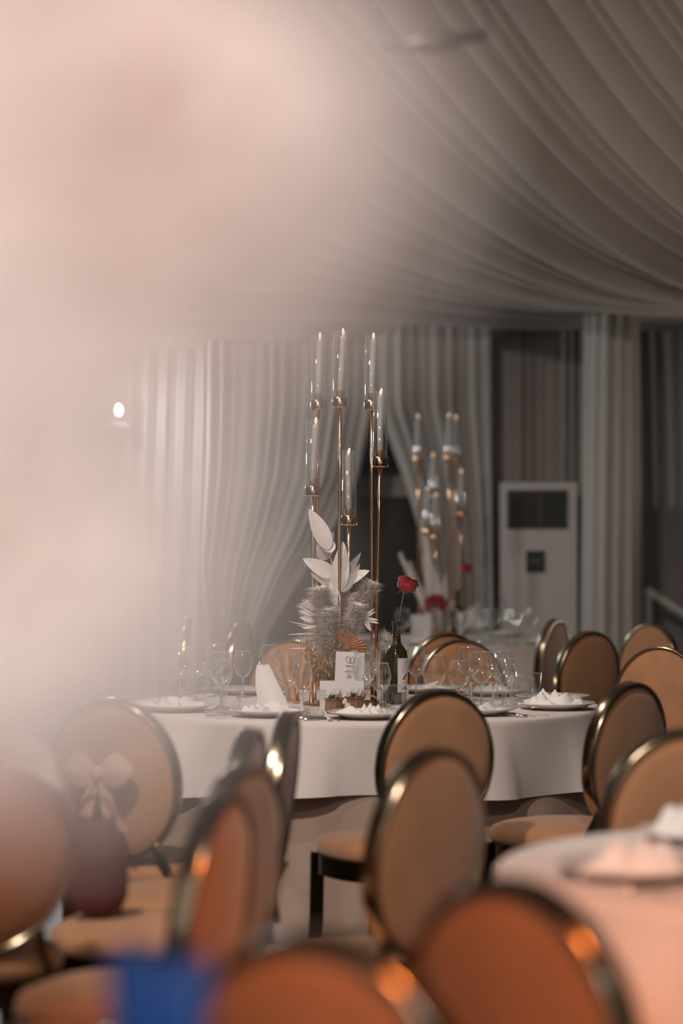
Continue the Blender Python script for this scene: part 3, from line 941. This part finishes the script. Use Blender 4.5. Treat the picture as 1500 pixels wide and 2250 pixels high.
# slim side leaves
for i, (bx, by, tx, ty, W) in enumerate([(800, 1352, 822, 1338, 0.008), (798, 1358, 824, 1344, 0.009), (800, 1358, 830, 1362, 0.009), (802, 1362, 831, 1369, 0.010), (802, 1362, 814, 1386, 0.016),
                          (690, 1352, 657, 1341, 0.016), (692, 1365, 659, 1356, 0.018), (690, 1340, 670, 1328, 0.012), (695, 1375, 665, 1380, 0.012), (700, 1345, 664, 1312, 0.004), (700, 1355, 652, 1329, 0.004),
                          (700, 1380, 634, 1364, 0.004), (700, 1388, 652, 1372, 0.004), (700, 1392, 632, 1393, 0.0045), (700, 1424, 634, 1424, 0.004)]):
    leaf_to('slim_leaf', at(bx, by, dl-0.03), at(tx, ty, dl-0.06), W, 0.05, 'leaf_white', 40+i, 0.2, 0.0)
# pampas plumes: fine strands nobody could count
def plume(name, base, tip, spread, n, seed, mat='pampas', wd=0.0028):
    rnd = random.Random(seed)
    b_, t_ = Vector(base)-DA, Vector(tip)-DA
    ax = (t_-b_); L = ax.length; axn = ax.normalized()
    mb = MB()
    mb.tube([b_, b_.lerp(t_, 0.2), b_.lerp(t_, 0.45), b_.lerp(t_, 0.75), t_, t_+axn*spread*0.3], [0.002, spread*0.16, spread*0.30, spread*0.26, spread*0.12, 0.0006], 10)
    for k in range(n):
        s = rnd.random()**0.85
        o = b_.lerp(t_, 0.12+0.88*s)
        a = rnd.uniform(0, 2*PI)
        u = axn.orthogonal().normalized(); v = axn.cross(u)
        out = u*math.cos(a)+v*math.sin(a)
        ln = spread*1.25*(0.5+0.6*rnd.random())*(1-0.3*s)
        d1 = (axn*0.8+out*0.75).normalized(); d2 = (axn*0.35+out*1.0+Vector((0, 0, -0.25))).normalized()
        p1 = o+d1*ln*0.55; p2 = p1+d2*ln*0.6
        side = d1.cross(out).normalized()*wd
        mb.add([o-side, o+side, p1+side*0.8, p1-side*0.8, p2], [(0, 1, 2, 3), (3, 2, 4)])
    o = mb.build(name, M[mat], da_)
    o['kind'] = 'stuff'
    return o
plume('pampas_plume', at(722, 1462, 9.30), at(704, 1302, 9.28), 0.075, 2600, 1)
plume('pampas_plume', at(745, 1440, 9.31), at(812, 1288, 9.31), 0.075, 2600, 2)
plume('pampas_plume', at(735, 1450, 9.34), at(745, 1300, 9.34), 0.07, 1900, 3)
plume('pampas_plume', at(770, 1455, 9.36), at(845, 1405, 9.40), 0.06, 900, 4)
plume('pampas_plume', at(725, 1470, 9.28), at(672, 1330, 9.33), 0.05, 800, 5)
plume('pampas_plume', at(732, 1465, 9.27), at(722, 1345, 9.24), 0.06, 1500, 6)
plume('pampas_plume', at(752, 1455, 9.28), at(783, 1335, 9.25), 0.06, 1500, 7)
# copper fan leaf with raised ribs
fanc = at(747, 1424, 9.22)
fan = MB()
def fanf(u, v):
    a = lerp(R(100), R(-12), u)
    rr = v*(0.094+0.008*math.sin(u*9))
    return Vector((rr*math.cos(a), 0.004*math.sin(u*PI*22)*v, rr*math.sin(a)*0.72)) + fanc - DA
fan.grid(110, 6, fanf)
fo = fan.build('fan_leaf', M['fan'], da_); fo['label'] = 'ribbed copper fan leaf'
# brown and gilded dried bits
for nm, mat, pts in (('gilded_spray', 'drygold', (665, 716, 1408, 1490)), ('brown_spray', 'dry', (708, 764, 1385, 1440))):
    rnd = random.Random(len(nm)); mb = MB()
    for k in range(130 if nm[0] == 'g' else 45):
        t = rnd.random()
        x = lerp(pts[0], pts[1], t) + rnd.gauss(0, 7)
        y = lerp(pts[2], pts[3], t if nm[0] == 'g' else rnd.random()) + rnd.gauss(0, 8)
        p = at(x, min(y, 1500), 9.22+rnd.gauss(0, 0.02)) - DA
        r_ = rnd.uniform(0.0025, 0.006)
        mb.ball(p, r_, r_*0.8, r_*1.4, 6, 4)
    o = mb.build(nm, M[mat], da_); o['kind'] = 'stuff'
# twiggy lower body
mb = MB(); rnd = random.Random(8)
for k in range(90):
    p0_ = at(rnd.uniform(690, 735), rnd.uniform(1490, 1510), 9.22+rnd.uniform(-0.03, 0.05)) - DA
    p1_ = p0_ + Vector((rnd.gauss(-0.01, 0.035), rnd.gauss(0, 0.03), rnd.uniform(0.05, 0.14)))
    mb.tube([p0_, p0_.lerp(p1_, 0.5)+Vector((rnd.gauss(0, 0.006), 0, 0)), p1_], [0.0016, 0.0013, 0.0006], 4)
o = mb.build('dry_twigs', M['dry'], da_); o['kind'] = 'stuff'

# bread sticks / wooden slips standing behind the glasses
def slip(px0, row0, px1, row1, d, wpx, label):
    a, b_ = at(px0, row0, d), at(px1, row1, d)
    b_.z = TZ + 0.006
    hw_ = wpx/F*d/2
    mb = MB()
    nseg = 8
    path = [a.lerp(b_, i/nseg)+Vector((0.003*math.sin(i*1.3), 0, 0)) for i in range(nseg+1)]
    mb.tube(path, [hw_*0.75]+[hw_*(1+0.1*math.sin(i*2.1)) for i in range(nseg-1)]+[hw_*0.9], 10)
    o = mb.build('breadstick', M['wood'])
    tag(o, label, 'breadstick', 'breadsticks on the white table')
slip(627, 1434, 646, 1550, 9.42, 15, 'pale breadstick standing behind the large glass by the upright napkin')
slip(670, 1440, 655, 1550, 9.46, 13, 'pale breadstick standing behind the smaller glass by the gilded spray')
slip(607, 1448, 636, 1552, 9.52, 11, 'pale breadstick leaning behind the upright napkin')
slip(840, 1428, 842, 1540, 9.5, 13, 'pale breadstick standing beside the wine bottle')

# ------------------------------------------------------------------ bottle with rose
def bottle(px, d, label):
    o = empty('wine_bottle', (xat(px, d), d, TZ)); tag(o, label, 'bottle'); o.scale = (1.12, 1.12, 1.04)
    MB().lathe([(0.0, 0.0), (0.034, 0.0), (0.0375, 0.004), (0.0385, 0.02), (0.0385, 0.178), (0.036, 0.195), (0.026, 0.213), (0.0165, 0.226), (0.0145, 0.24), (0.0140, 0.29), (0.0162, 0.291), (0.0162, 0.306), (0.0135, 0.307), (0.011, 0.30)], 36).build('glass', M['bottle'], o)
    lab = MB()
    lab.grid(16, 2, lambda u, v: (0.0391*math.cos(lerp(R(-86), R(28), u)), 0.0391*math.sin(lerp(R(-86), R(28), u)), lerp(0.045, 0.172, v)))
    l_ = lab.build('bottle_label', M['paper'], o); l_['label'] = 'white paper label with a sketched figure'
    def onl(a, z, r=0.0394): return (r*math.cos(R(a)), r*math.sin(R(a)), z)
    def mark(pts, rad, mat):
        MB().tube([onl(a, z) for a, z in pts], rad, 5).build('label_print', M[mat], l_)
    mark([(-60, 0.128), (-50, 0.135), (-42, 0.150), (-38, 0.163)], 0.0004, 'ink')
    mark([(-62, 0.125), (-50, 0.121), (-36, 0.122)], 0.0004, 'ink')
    mark([(-55, 0.092), (-50, 0.100), (-42, 0.108), (-34, 0.112)], 0.0022, 'ink')
    mark([(-58, 0.082), (-46, 0.086), (-36, 0.09)], 0.0075, 'peach_ink')
    mark([(-54, 0.072), (-45, 0.075), (-36, 0.08)], 0.0060, 'peach_ink')
    mark([(-40, 0.092), (-38, 0.078), (-44, 0.066), (-50, 0.060)], 0.0016, 'ink')
    mark([(-58, 0.054), (-57, 0.060), (-46, 0.061), (-36, 0.059), (-35, 0.054)], 0.0024, 'ink')
    return o
bt = bottle(871, 9.42, 'dark green wine bottle holding a red rose among the wine glasses')

def petal(L, W, cupf, flare, seed):
    rnd = random.Random(seed)
    p = rnd.uniform(0, 6)
    def fn(u, v):
        x = (u-0.5)*2
        wv = W*(0.25+0.75*math.sin(PI*min(0.93, 0.12+v*0.62)))
        bend = cupf*math.sin(v*PI*0.62)
        edge = flare*max(0, v-0.55)**2*6
        return (x*wv*0.5, bend*W - 0.42*W*x*x*(1-0.45*v) + edge*W*0.5 + 0.02*W*math.sin(u*9+p)*v, v*L)
    return MB().grid(8, 8, fn)
def cup_petal(Rm, H, span, seed):
    rnd = random.Random(seed); p = rnd.uniform(0, 6)
    def fn(u, v):
        a = (u-0.5)*span*(0.55+0.45*math.sin(PI*min(0.75, 0.2+v*0.6)))
        top = 1 - 0.16*(2*u-1)**2
        r = Rm*pw([(0, 0.22), (0.12, 0.6), (0.3, 0.9), (0.5, 1.0), (0.75, 0.98), (0.9, 1.02), (1, 1.14)], v)*(1+0.03*math.sin(u*8+p))
        return (-r*math.sin(a), r*math.cos(a), H*v*top)
    return MB().grid(8, 10, fn)
def rose_bloom(parent, mats, R0, H, seed, name='petal'):
    rnd = random.Random(seed)
    for ring, (rf, hf, cnt) in enumerate(((0.22, 0.92, 3), (0.42, 1.0, 3), (0.62, 1.0, 4), (0.82, 0.95, 5), (1.0, 0.86, 5))):
        me = cup_petal(R0*rf, H*hf, 2.1 if ring else 2.6, seed*7+ring).mesh('petal', M[mats[ring % len(mats)]])
        for k in range(cnt):
            o = bpy.data.objects.new(name, me); col.objects.link(o); o.parent = parent
            o.rotation_euler = (rnd.uniform(-0.08, 0.08), rnd.uniform(-0.08, 0.08), 2*PI*k/cnt+ring*0.9)
            o.scale = (1, 1, rnd.uniform(0.92, 1.05))
def bloom(parent, mats, R0, H, n_rings, seed, name='petal', open_=0.5):
    """overlapping petals in rings about the local z axis"""
    rnd = random.Random(seed)
    for ring in range(n_rings):
        t = ring/max(1, n_rings-1)
        cnt = 3 + ring*2 if ring < 3 else 7
        me = petal(H*(0.78+0.22*t), R0*(0.9+0.75*t), 0.32, 0.25+0.5*t*open_, seed*10+ring).mesh('petal', M[mats[ring % len(mats)]])
        for k in range(cnt):
            a = 2*PI*k/cnt + ring*0.7 + rnd.uniform(-0.15, 0.15)
            tilt = lerp(0.05, 0.2+0.85*open_, t) + rnd.uniform(-0.06, 0.06)
            if open_ < 0.3: tilt = lerp(-0.12, 0.20, t) + rnd.uniform(-0.05, 0.05)
            m = Matrix.Rotation(a, 4, 'Z') @ Matrix.Translation((0, R0*((0.08+0.20*t) if open_ >= 0.3 else (0.05+0.5*t)), 0)) @ Matrix.Rotation(-tilt, 4, 'X')
            o = bpy.data.objects.new(name, me); col.objects.link(o); o.parent = parent
            o.matrix_local = m
def rose(loc_base, head, R0, H, tilt, label, seed, mats=('rose',), neck=None, open_=0.35, group=None):
    """stem from loc_base to head; the bloom opens along the tilted head axis"""
    o = empty('rose' if mats[0] == 'rose' else 'garden_flower', loc_base); tag(o, label, 'flower', group)
    hb = Vector(head)-Vector(loc_base)
    nk = Vector(neck)-Vector(loc_base) if neck else hb*0.5
    pth = []
    for i in range(9):
        t = i/8
        pth.append(Vector((0, 0, 0))*(1-t)**2 + nk*2*t*(1-t) + hb*t*t)
    MB().tube(pth, 0.0028, 8).build('stem', M['stem'], o)
    bl_ = empty('bloom', hb); bl_.parent = o; bl_.rotation_euler = tilt
    if open_ < 0.3: rose_bloom(bl_, mats, R0*1.3, H, seed)
    else: bloom(bl_, mats, R0, H, 5, seed, open_=open_)
    MB().lathe([(0.003, -0.012), (0.008, -0.004), (R0*0.34, 0.003), (R0*0.2, H*0.2), (0.0, H*0.3)], 14).build('calyx', M['stem'] if mats[0] == 'rose' else M[mats[0]], bl_)
    for k in range(4):
        a = k*PI/2+0.4
        MB().tube([(0.005*math.cos(a), 0.005*math.sin(a), 0), (0.018*math.cos(a), 0.018*math.sin(a), -0.002), (0.03*math.cos(a), 0.03*math.sin(a), 0.004 if k % 2 else -0.018)], [0.0025, 0.0018, 0.0004], 5).build('sepal', M['stem'], bl_)
    return o
hb_ = at(888, 1301, 9.42)
rose((bt.location.x, 9.42, TZ+0.10), hb_, 0.030, 0.060, (0, R(22), 0), 'red rose standing in the dark green wine bottle', 3, neck=(bt.location.x+0.002, 9.42, TZ+0.33), open_=0.22)

# ------------------------------------------------------------------ cards
def card(name, x0, x1, r0, r1, d, lean, label):
    a, b_ = at(x0, r0, d), at(x1, r1, d)
    cx = (a.x+b_.x)/2
    hgt = a.z-b_.z; wd = b_.x-a.x
    o = empty(name, (cx, d, b_.z)); tag(o, label, 'card')
    o.rotation_euler = (R(-lean), 0, 0)
    MB().box(-wd/2, wd/2, 0, 0.0012, 0, hgt).build('card_sheet', M['paper'], o, smooth=False)
    return o, wd, hgt
d_menu = 9.14
mn, mw, mh = card('menu_card', 732.5, 796, 1429, 1553, d_menu, 8, 'white menu card printed with two joined hearts and lines of text')
mn.location.z = TZ + 0.002
mn.rotation_euler = (R(-6), R(2.5), 0)
MB().box(-0.02, 0.02, 0.012, 0.016, 0.0, 0.05).build('card_support', M['wood'], mn, smooth=False)
def ell(cx, cz, rx, rz, rot, n=30):
    return [(cx+rx*math.cos(2*PI*k/n)*math.cos(rot)-rz*math.sin(2*PI*k/n)*math.sin(rot), -0.0006, cz+rx*math.cos(2*PI*k/n)*math.sin(rot)+rz*math.sin(2*PI*k/n)*math.cos(rot)) for k in range(n+1)]
MB().tube(ell(-0.006, mh-0.031, 0.0085, 0.0125, 0.45), 0.0009, 5, False).build('logo', M['ink'], mn)
MB().tube(ell(0.008, mh-0.031, 0.0085, 0.0120, -0.5), 0.0009, 5, False).build('logo', M['ink'], mn)
MB().tube([(0.012, -0.0006, mh-0.042), (0.014, -0.0006, mh-0.030), (0.02, -0.0006, mh-0.024)], 0.0009, 5).build('logo', M['ink'], mn)
def text(s, size, loc, parent, mat='ink', name='lettering'):
    cu = bpy.data.curves.new('txt', 'FONT'); cu.body = s; cu.size = size; cu.align_x = 'CENTER'; cu.extrude = 0.0002
    to = bpy.data.objects.new('txt', cu); col.objects.link(to)
    bpy.context.view_layer.update()
    me = bpy.data.meshes.new_from_object(to.evaluated_get(bpy.context.evaluated_depsgraph_get()))
    bpy.data.objects.remove(to)
    me.materials.clear(); me.materials.append(M[mat])
    o = bpy.data.objects.new(name, me); col.objects.link(o); o.parent = parent
    o.location = loc; o.rotation_euler = (R(90), 0, 0)
    return o
text('MENIU', 0.0105, (0, -0.0008, mh-0.058), mn)
rnd = random.Random(4)
for k, (zz, wl_) in enumerate([(0.068, 0.022), (0.0735, 0.03), (0.076, 0.046), (0.083, 0.024), (0.089, 0.01), (0.0915, 0.018), (0.095, 0.02), (0.099, 0.022)]):
    mb = MB(); x = -wl_/2
    while x < wl_/2:
        ww = rnd.uniform(0.002, 0.005)
        mb.box(x, min(wl_/2, x+ww), -0.0007, -0.0001, mh-zz-0.0006, mh-zz+0.0006); x += ww+0.0009
    mb.build('text_line', M['ink'] if k < 5 else M['ink'], mn, smooth=False)
tc_, _, _ = card('tent_card', 702, 799, 1494, 1560, 9.03, 8, 'blank white tent card behind the burlap succulent pots')
tc_.location.z = TZ + 0.001

# burlap succulent pots, pebble
def succ(px, d, label, seed, green):
    rnd = random.Random(seed)
    o = empty('succulent_pot', (xat(px, d), d, TZ)); tag(o, label, 'potted plant', 'burlap succulent pots')
    def pf(u, v):
        a = 2*PI*u
        r = pw([(0, 0.024), (0.25, 0.033), (0.55, 0.034), (0.72, 0.031), (0.78, 0.030), (1, 0.036)], v)*(1+0.03*math.sin(a*9+seed)+0.02*math.sin(a*17))
        return (r*math.cos(a), r*math.sin(a), v*0.056+(0.003*math.sin(a*7) if v > 0.9 else 0))
    p = MB().grid(48, 14, pf, wrap=True)
    p.lathe([(0.0, 0.0), (0.024, 0.0)], 48)
    p.build('sack', M['burlap'], o)
    MB().lathe([(0.0, 0.05), (0.033, 0.047), (0.0, 0.056)], 20).build('moss', M['moss'], o)
    MB().tube([(0.0318*math.cos(2*PI*k/24), 0.0318*math.sin(2*PI*k/24), 0.042) for k in range(25)], 0.0013, 5, False).build('twine', M['wood'], o)
    lm = leaf_mesh(0.034, 0.010, 0.25, seed, 0.3).mesh('leaf', M['succulent'])
    for k in range(12 if green else 6):
        a = 2.4*k
        inst('leaf', lm, o, (-0.006+0.004*math.cos(a), -0.006+0.004*math.sin(a), 0.05), (R(12+3.4*k), 0, a), 0.75+0.02*k)
    tw = MB()
    for k in range(34):
        a = rnd.uniform(0, 6.28); r0 = rnd.uniform(0.012, 0.03)
        b_ = Vector((r0*math.cos(a)+0.008, r0*math.sin(a), 0.05)); e = b_+Vector((rnd.gauss(0.006, 0.014), rnd.gauss(0, 0.012), rnd.uniform(0.018, 0.045)))
        tw.tube([b_, b_.lerp(e, 0.6)+Vector((rnd.gauss(0, 0.004), 0, 0)), e], [0.0008, 0.0007, 0.0004], 4)
    t_ = tw.build('dry_tuft', M['moss'], o); t_['kind'] = 'stuff'
succ(733, 8.90, 'burlap pot with a green succulent rosette beside the tumbler', 1, True)
succ(780, 8.98, 'burlap pot with dry grass, behind the large glass by the menu', 2, False)
pb = MB().ball((0, 0, 0.019), 0.018, 0.018, 0.0195, 16, 10).build('pebble', M['stone'], loc=(xat(762, 8.93), 8.93, TZ)); tag(pb, 'small white egg-shaped pebble between the two burlap pots', 'pebble')
# folded pale cloth strip by the bottle
cl = MB().grid(10, 4, lambda u, v: (lerp(0, 0.07, u), lerp(0, 0.05, v), 0.045*(1-u)*(1-0.3*v)+0.004+0.004*math.sin(u*8)))
cl = cl.build('folded_napkin', M['napkin'], loc=(xat(815, 9.22), 9.22, TZ)); tag(cl, 'folded pale napkin sloping between the pot and the wine bottle', 'napkin')

# ------------------------------------------------------------------ far table things
plate_far = [(0.62, -0.62), (-0.1, -0.72), (0.72, 0.1), (-0.55, -0.45), (0.45, 0.55), (-0.7, 0.1)]
for i, (dx, dy) in enumerate(plate_far):
    p = Vector((FX+dx, FY+dy, TZ))
    plate(p, 'china plate laid on the table before the air conditioner', 'plates on the far table')
    napkin(p, i, i*1.1, 'white napkin on a plate of the table before the air conditioner', 'napkins on the far table', 0.9)
far_items = []
for px, rim in ((1040, 1352), (1060, 1355), (1078, 1350), (1092, 1358), (1112, 1352), (1130, 1350), (1145, 1352), (1162, 1350), (1175, 1356), (890, 1352), (1022, 1356)):
    d = min(15.9, (CZ-TZ-0.212)*F/(rim-HY)*1.08)
    p = keep(Vector((xat(px, d), d, TZ)), FX, FY, 0.84)
    far_items.append([p.x, p.y, 0.047])
for x, y, r_ in settle(far_items, [[FX+dx, FY+dy, 0.15] for dx, dy in plate_far] + [[xat(1005, 14.95), 14.95, 0.045]], FX, FY, 0.9):
    wine(Vector((x, y, TZ)), 1, 'wine glass among those sparkling on the table before the air conditioner', 'wine glasses on the far table')
b2 = bottle(1005, 14.95, 'dark wine bottle with a rose on the table before the air conditioner')
rose((b2.location.x, 14.95, TZ+0.10), at(1020, 1258, 14.95), 0.028, 0.056, (R(10), R(20), 0), 'red rose in the far wine bottle before the air conditioner', 5, neck=(b2.location.x+0.01, 14.95, TZ+0.33), open_=0.25)
fc, _, _ = card('menu_card', 903, 945, 1340, 1402, 14.85, 8, 'blurred white card on the table before the air conditioner'); fc.location.z = TZ
rose((xat(960, 15.0), 15.0, TZ+0.016), at(957, 1330, 15.0), 0.04, 0.05, (R(-60), 0, 0), 'dark red rose lying low in the far floral piece', 6, open_=0.7)
fa = empty('dried_arrangement', (FCX-0.03, 15.05, TZ)); tag(fa, 'blurred pampas and dried leaf piece at the foot of the far candelabra', 'arrangement')
DA = fa.location.copy(); da_ = fa
MB().lathe([(0.0, 0.0), (0.05, 0.0), (0.06, 0.02), (0.055, 0.07), (0.0, 0.07)], 20).build('pot', M['dry'], fa)
for k, (bx, by, tx, ty) in enumerate([(955, 1390, 900, 1240), (960, 1390, 880, 1220), (965, 1380, 935, 1180), (975, 1390, 1050, 1330)]):
    plume('pampas_plume', at(bx, by, 15.05), at(tx, ty, 15.05), 0.06, 350, 20+k, wd=0.0016)
for k, (tx, ty) in enumerate([(930, 1215), (955, 1240), (985, 1260), (915, 1260)]):
    leaf_to('leaf', at(962, 1360, 15.03), at(tx, ty, 15.0), 0.06, 0.1, 'leaf_white', 60+k, 0.3*k)

# ------------------------------------------------------------------ near table things
for i, (dx, dy, lab) in enumerate([(-0.28, 0.42, 'blurred china plate by the edge-catching napkin on the small round table'), (0.28, 0.46, 'blurred china plate under the tallest napkin heap of the small round table'), (-0.50, -0.12, 'blurred china plate at the small round table edge by the glinting chair'), (0.05, -0.47, 'blurred china plate on the small round table towards the orange-lit chair'), (0.0, 0.0, 'blurred china plate in the middle of the small round table')]):
    p = Vector((NX+dx, NY+dy, TZ))
    plate(p, lab, 'plates on the small round table')
    napkin(p, i+1, 0.7*i, lab.replace('blurred china plate', 'white napkin on the plate'), 'napkins on the small round table', ((1.2, 1.2, 1.6), (1.5, 1.5, 2.3), (1.1, 1.1, 1.3), (1.1, 1.1, 1.2), (1.3, 1.3, 1.5))[i])
for i, (dx, dy, rz) in enumerate([(-0.54, -0.34, -0.8), (-0.50, -0.37, -0.75), (-0.22, -0.60, 0.3)]):
    cutlery(Vector((NX+dx, NY+dy, TZ)), 'knife' if i == 0 else 'fork', rz, ('steel knife' if i == 0 else 'steel fork') + ' on the small round table by the glinting chair', 'cutlery on the small round table')

# ------------------------------------------------------------------ things on the chairs
def drape_over(name, x, y, z, rz, wx, hf, hb2, thick, mat, label, cat, seed):
    """cloth folded over a chair top"""
    rnd = random.Random(seed); p = [rnd.uniform(0, 6) for _ in range(4)]
    def fn(u, v):
        s = (v-0.5)*2
        xx = (u-0.5)*wx*(1+0.12*math.sin(v*5+p[0]))
        zc = -0.62*xx*xx/0.2
        if abs(s) < 0.25:
            a = s/0.25*PI/2
            yy = thick*math.sin(a); zz = thick*math.cos(a)
        else:
            q = (abs(s)-0.25)/0.75
            yy = math.copysign(thick*(1+0.35*q), s); zz = -(hb2 if s > 0 else hf)*q
        f = 0.012*math.sin(u*11+p[1]+2*v)+0.006*math.sin(u*23+p[2])
        return (xx, yy+f*(1 if s > 0 else -1)*min(1, abs(s)*2), zz+zc+0.01*math.sin(u*6+p[3]))
    o = MB().grid(30, 26, fn).build(name, M[mat], loc=(x, y, z))
    o.rotation_euler = (0, 0, R(rz))
    tag(o, label, cat)
    return o
drape_over('draped_napkin', xat(-30, 5.35), 5.35-0.005, 0.958, 25, 0.30, 0.05, 0.05, 0.036, 'napkin', 'white napkin laid over the top of the shadowed chair', 'napkin', 1)
drape_over('blue_cloth', xat(350, 2.25), 2.25-0.01, 0.99, 10, 0.08, 0.07, 0.08, 0.040, 'blue', 'royal blue cloth hung over a chair back', 'cloth', 2)
# blush bow tied on a chair back
bw = empty('chair_bow', (xat(236, 6.88), 6.88, 0.74)); tag(bw, 'blush fabric bow tied on the chair with curved gold uprights', 'bow')
bw.rotation_euler = (0, 0, R(-22))
for s in (-1, 1):
    MB().grid(12, 8, lambda u, v: (s*(0.01+0.10*u), -0.055-0.02*math.sin(PI*u)*math.cos(v*2*PI), (0.012+0.045*math.sin(PI*min(1, u*0.9+0.1)))*math.sin(v*2*PI)+0.01*u)).build('bow_loop', M['pink_tulle'], bw)
    MB().grid(4, 10, lambda u, v: (s*(0.01+0.05*v)+(u-0.5)*0.05*(0.4+v), -0.052-0.008*math.sin(u*5+v*3), -0.02-0.14*v)).build('bow_tail', M['pink_tulle'], bw)
MB().ball((0, -0.058, 0), 0.022, 0.016, 0.022).build('bow_knot', M['pink_tulle'], bw)
# burgundy bag on the edge-on chair seat
bag = empty('handbag', (xat(212, 5.86), 5.86, 0.487)); tag(bag, 'soft burgundy fabric bag resting on a chair seat', 'bag')
def bagf(u, v):
    a = 2*PI*u
    r = pw([(0, 0.0), (0.06, 0.055), (0.2, 0.072), (0.6, 0.075), (0.85, 0.058), (1, 0.045)], v)
    return (r*math.cos(a)*(1+0.05*math.sin(a*5+v*3)), r*0.62*math.sin(a), v*0.24+0.004*math.sin(a*6)*v)
MB().grid(36, 18, bagf, wrap=True).build('bag_body', M['burgundy'], bag)
MB().tube([(0.045*math.cos(t), 0, 0.235+0.055*math.sin(t)) for t in [PI*k/12 for k in range(13)]], 0.006, 8).build('handle', M['burgundy'], bag)

# ------------------------------------------------------------------ flower stand close to the lens
fs_ = empty('flower_stand', (-0.235, 0.60, 0)); tag(fs_, 'tall slim gold stand carrying the blurred blossoms', 'flower stand')
MB().lathe([(0, 0), (0.14, 0), (0.14, 0.008), (0.02, 0.02), (0, 0.02)], 40).build('base', M['gold'], fs_)
MB().tube([(0, 0, 0.015), (0, 0, 1.22)], 0.009, 12).build('pole', M['gold'], fs_)
MB().lathe([(0.0, 1.215), (0.03, 1.22), (0.055, 1.25), (0.06, 1.29), (0.056, 1.29), (0.05, 1.255), (0.0, 1.235)], 32).build('bowl', M['gold'], fs_)
def flower(px, row, d, R0, tilt, mats, label, seed, open_=0.8):
    h = at(px, row, d)
    base = Vector((-0.235+random.uniform(-0.03, 0.03), 0.60+random.uniform(-0.03, 0.03), 1.245))
    nk = (base.x*0.75+h.x*0.25, base.y*0.6+h.y*0.4, max(h.z-0.02, 1.33))
    return rose(base, h, R0, R0*1.45, tilt, label, seed, mats, neck=nk, open_=open_, group=None)
random.seed(3)
flower(330, 330, 0.54, 0.029, (R(70), R(25), 0), ('cream', 'blush'), 'full cream and blush blossom veiling the ceiling swag', 11)
flower(560, 250, 0.65, 0.022, (R(60), R(40), 0), ('cream',), 'small cream blossom reaching farthest across the ceiling swag', 12)
flower(90, 90, 0.66, 0.029, (R(60), R(-20), 0), ('tan_petal', 'blush'), 'tan and blush blossom at the top of the blurred bouquet', 13)
flower(20, 560, 0.63, 0.034, (R(75), R(0), 0), ('blush', 'cream'), 'blush blossom beside the full cream one', 14)
flower(-220, 900, 0.58, 0.026, (R(80), R(10), 0), ('cream', 'blush'), 'cream blossom in front of the wall lamp', 15)
flower(20, 1200, 0.56, 0.028, (R(85), R(15), 0), ('cream',), 'pale cream blossom low in the blurred bouquet', 16)
flower(70, 1420, 0.66, 0.020, (R(95), R(20), 0), ('blush', 'cream'), 'blush blossom hanging lowest beside the coral one', 17)
flower(-75, 1690, 0.72, 0.015, (R(85), R(0), 0), ('coral',), 'coral red blossom at the edge of the bouquet', 18)
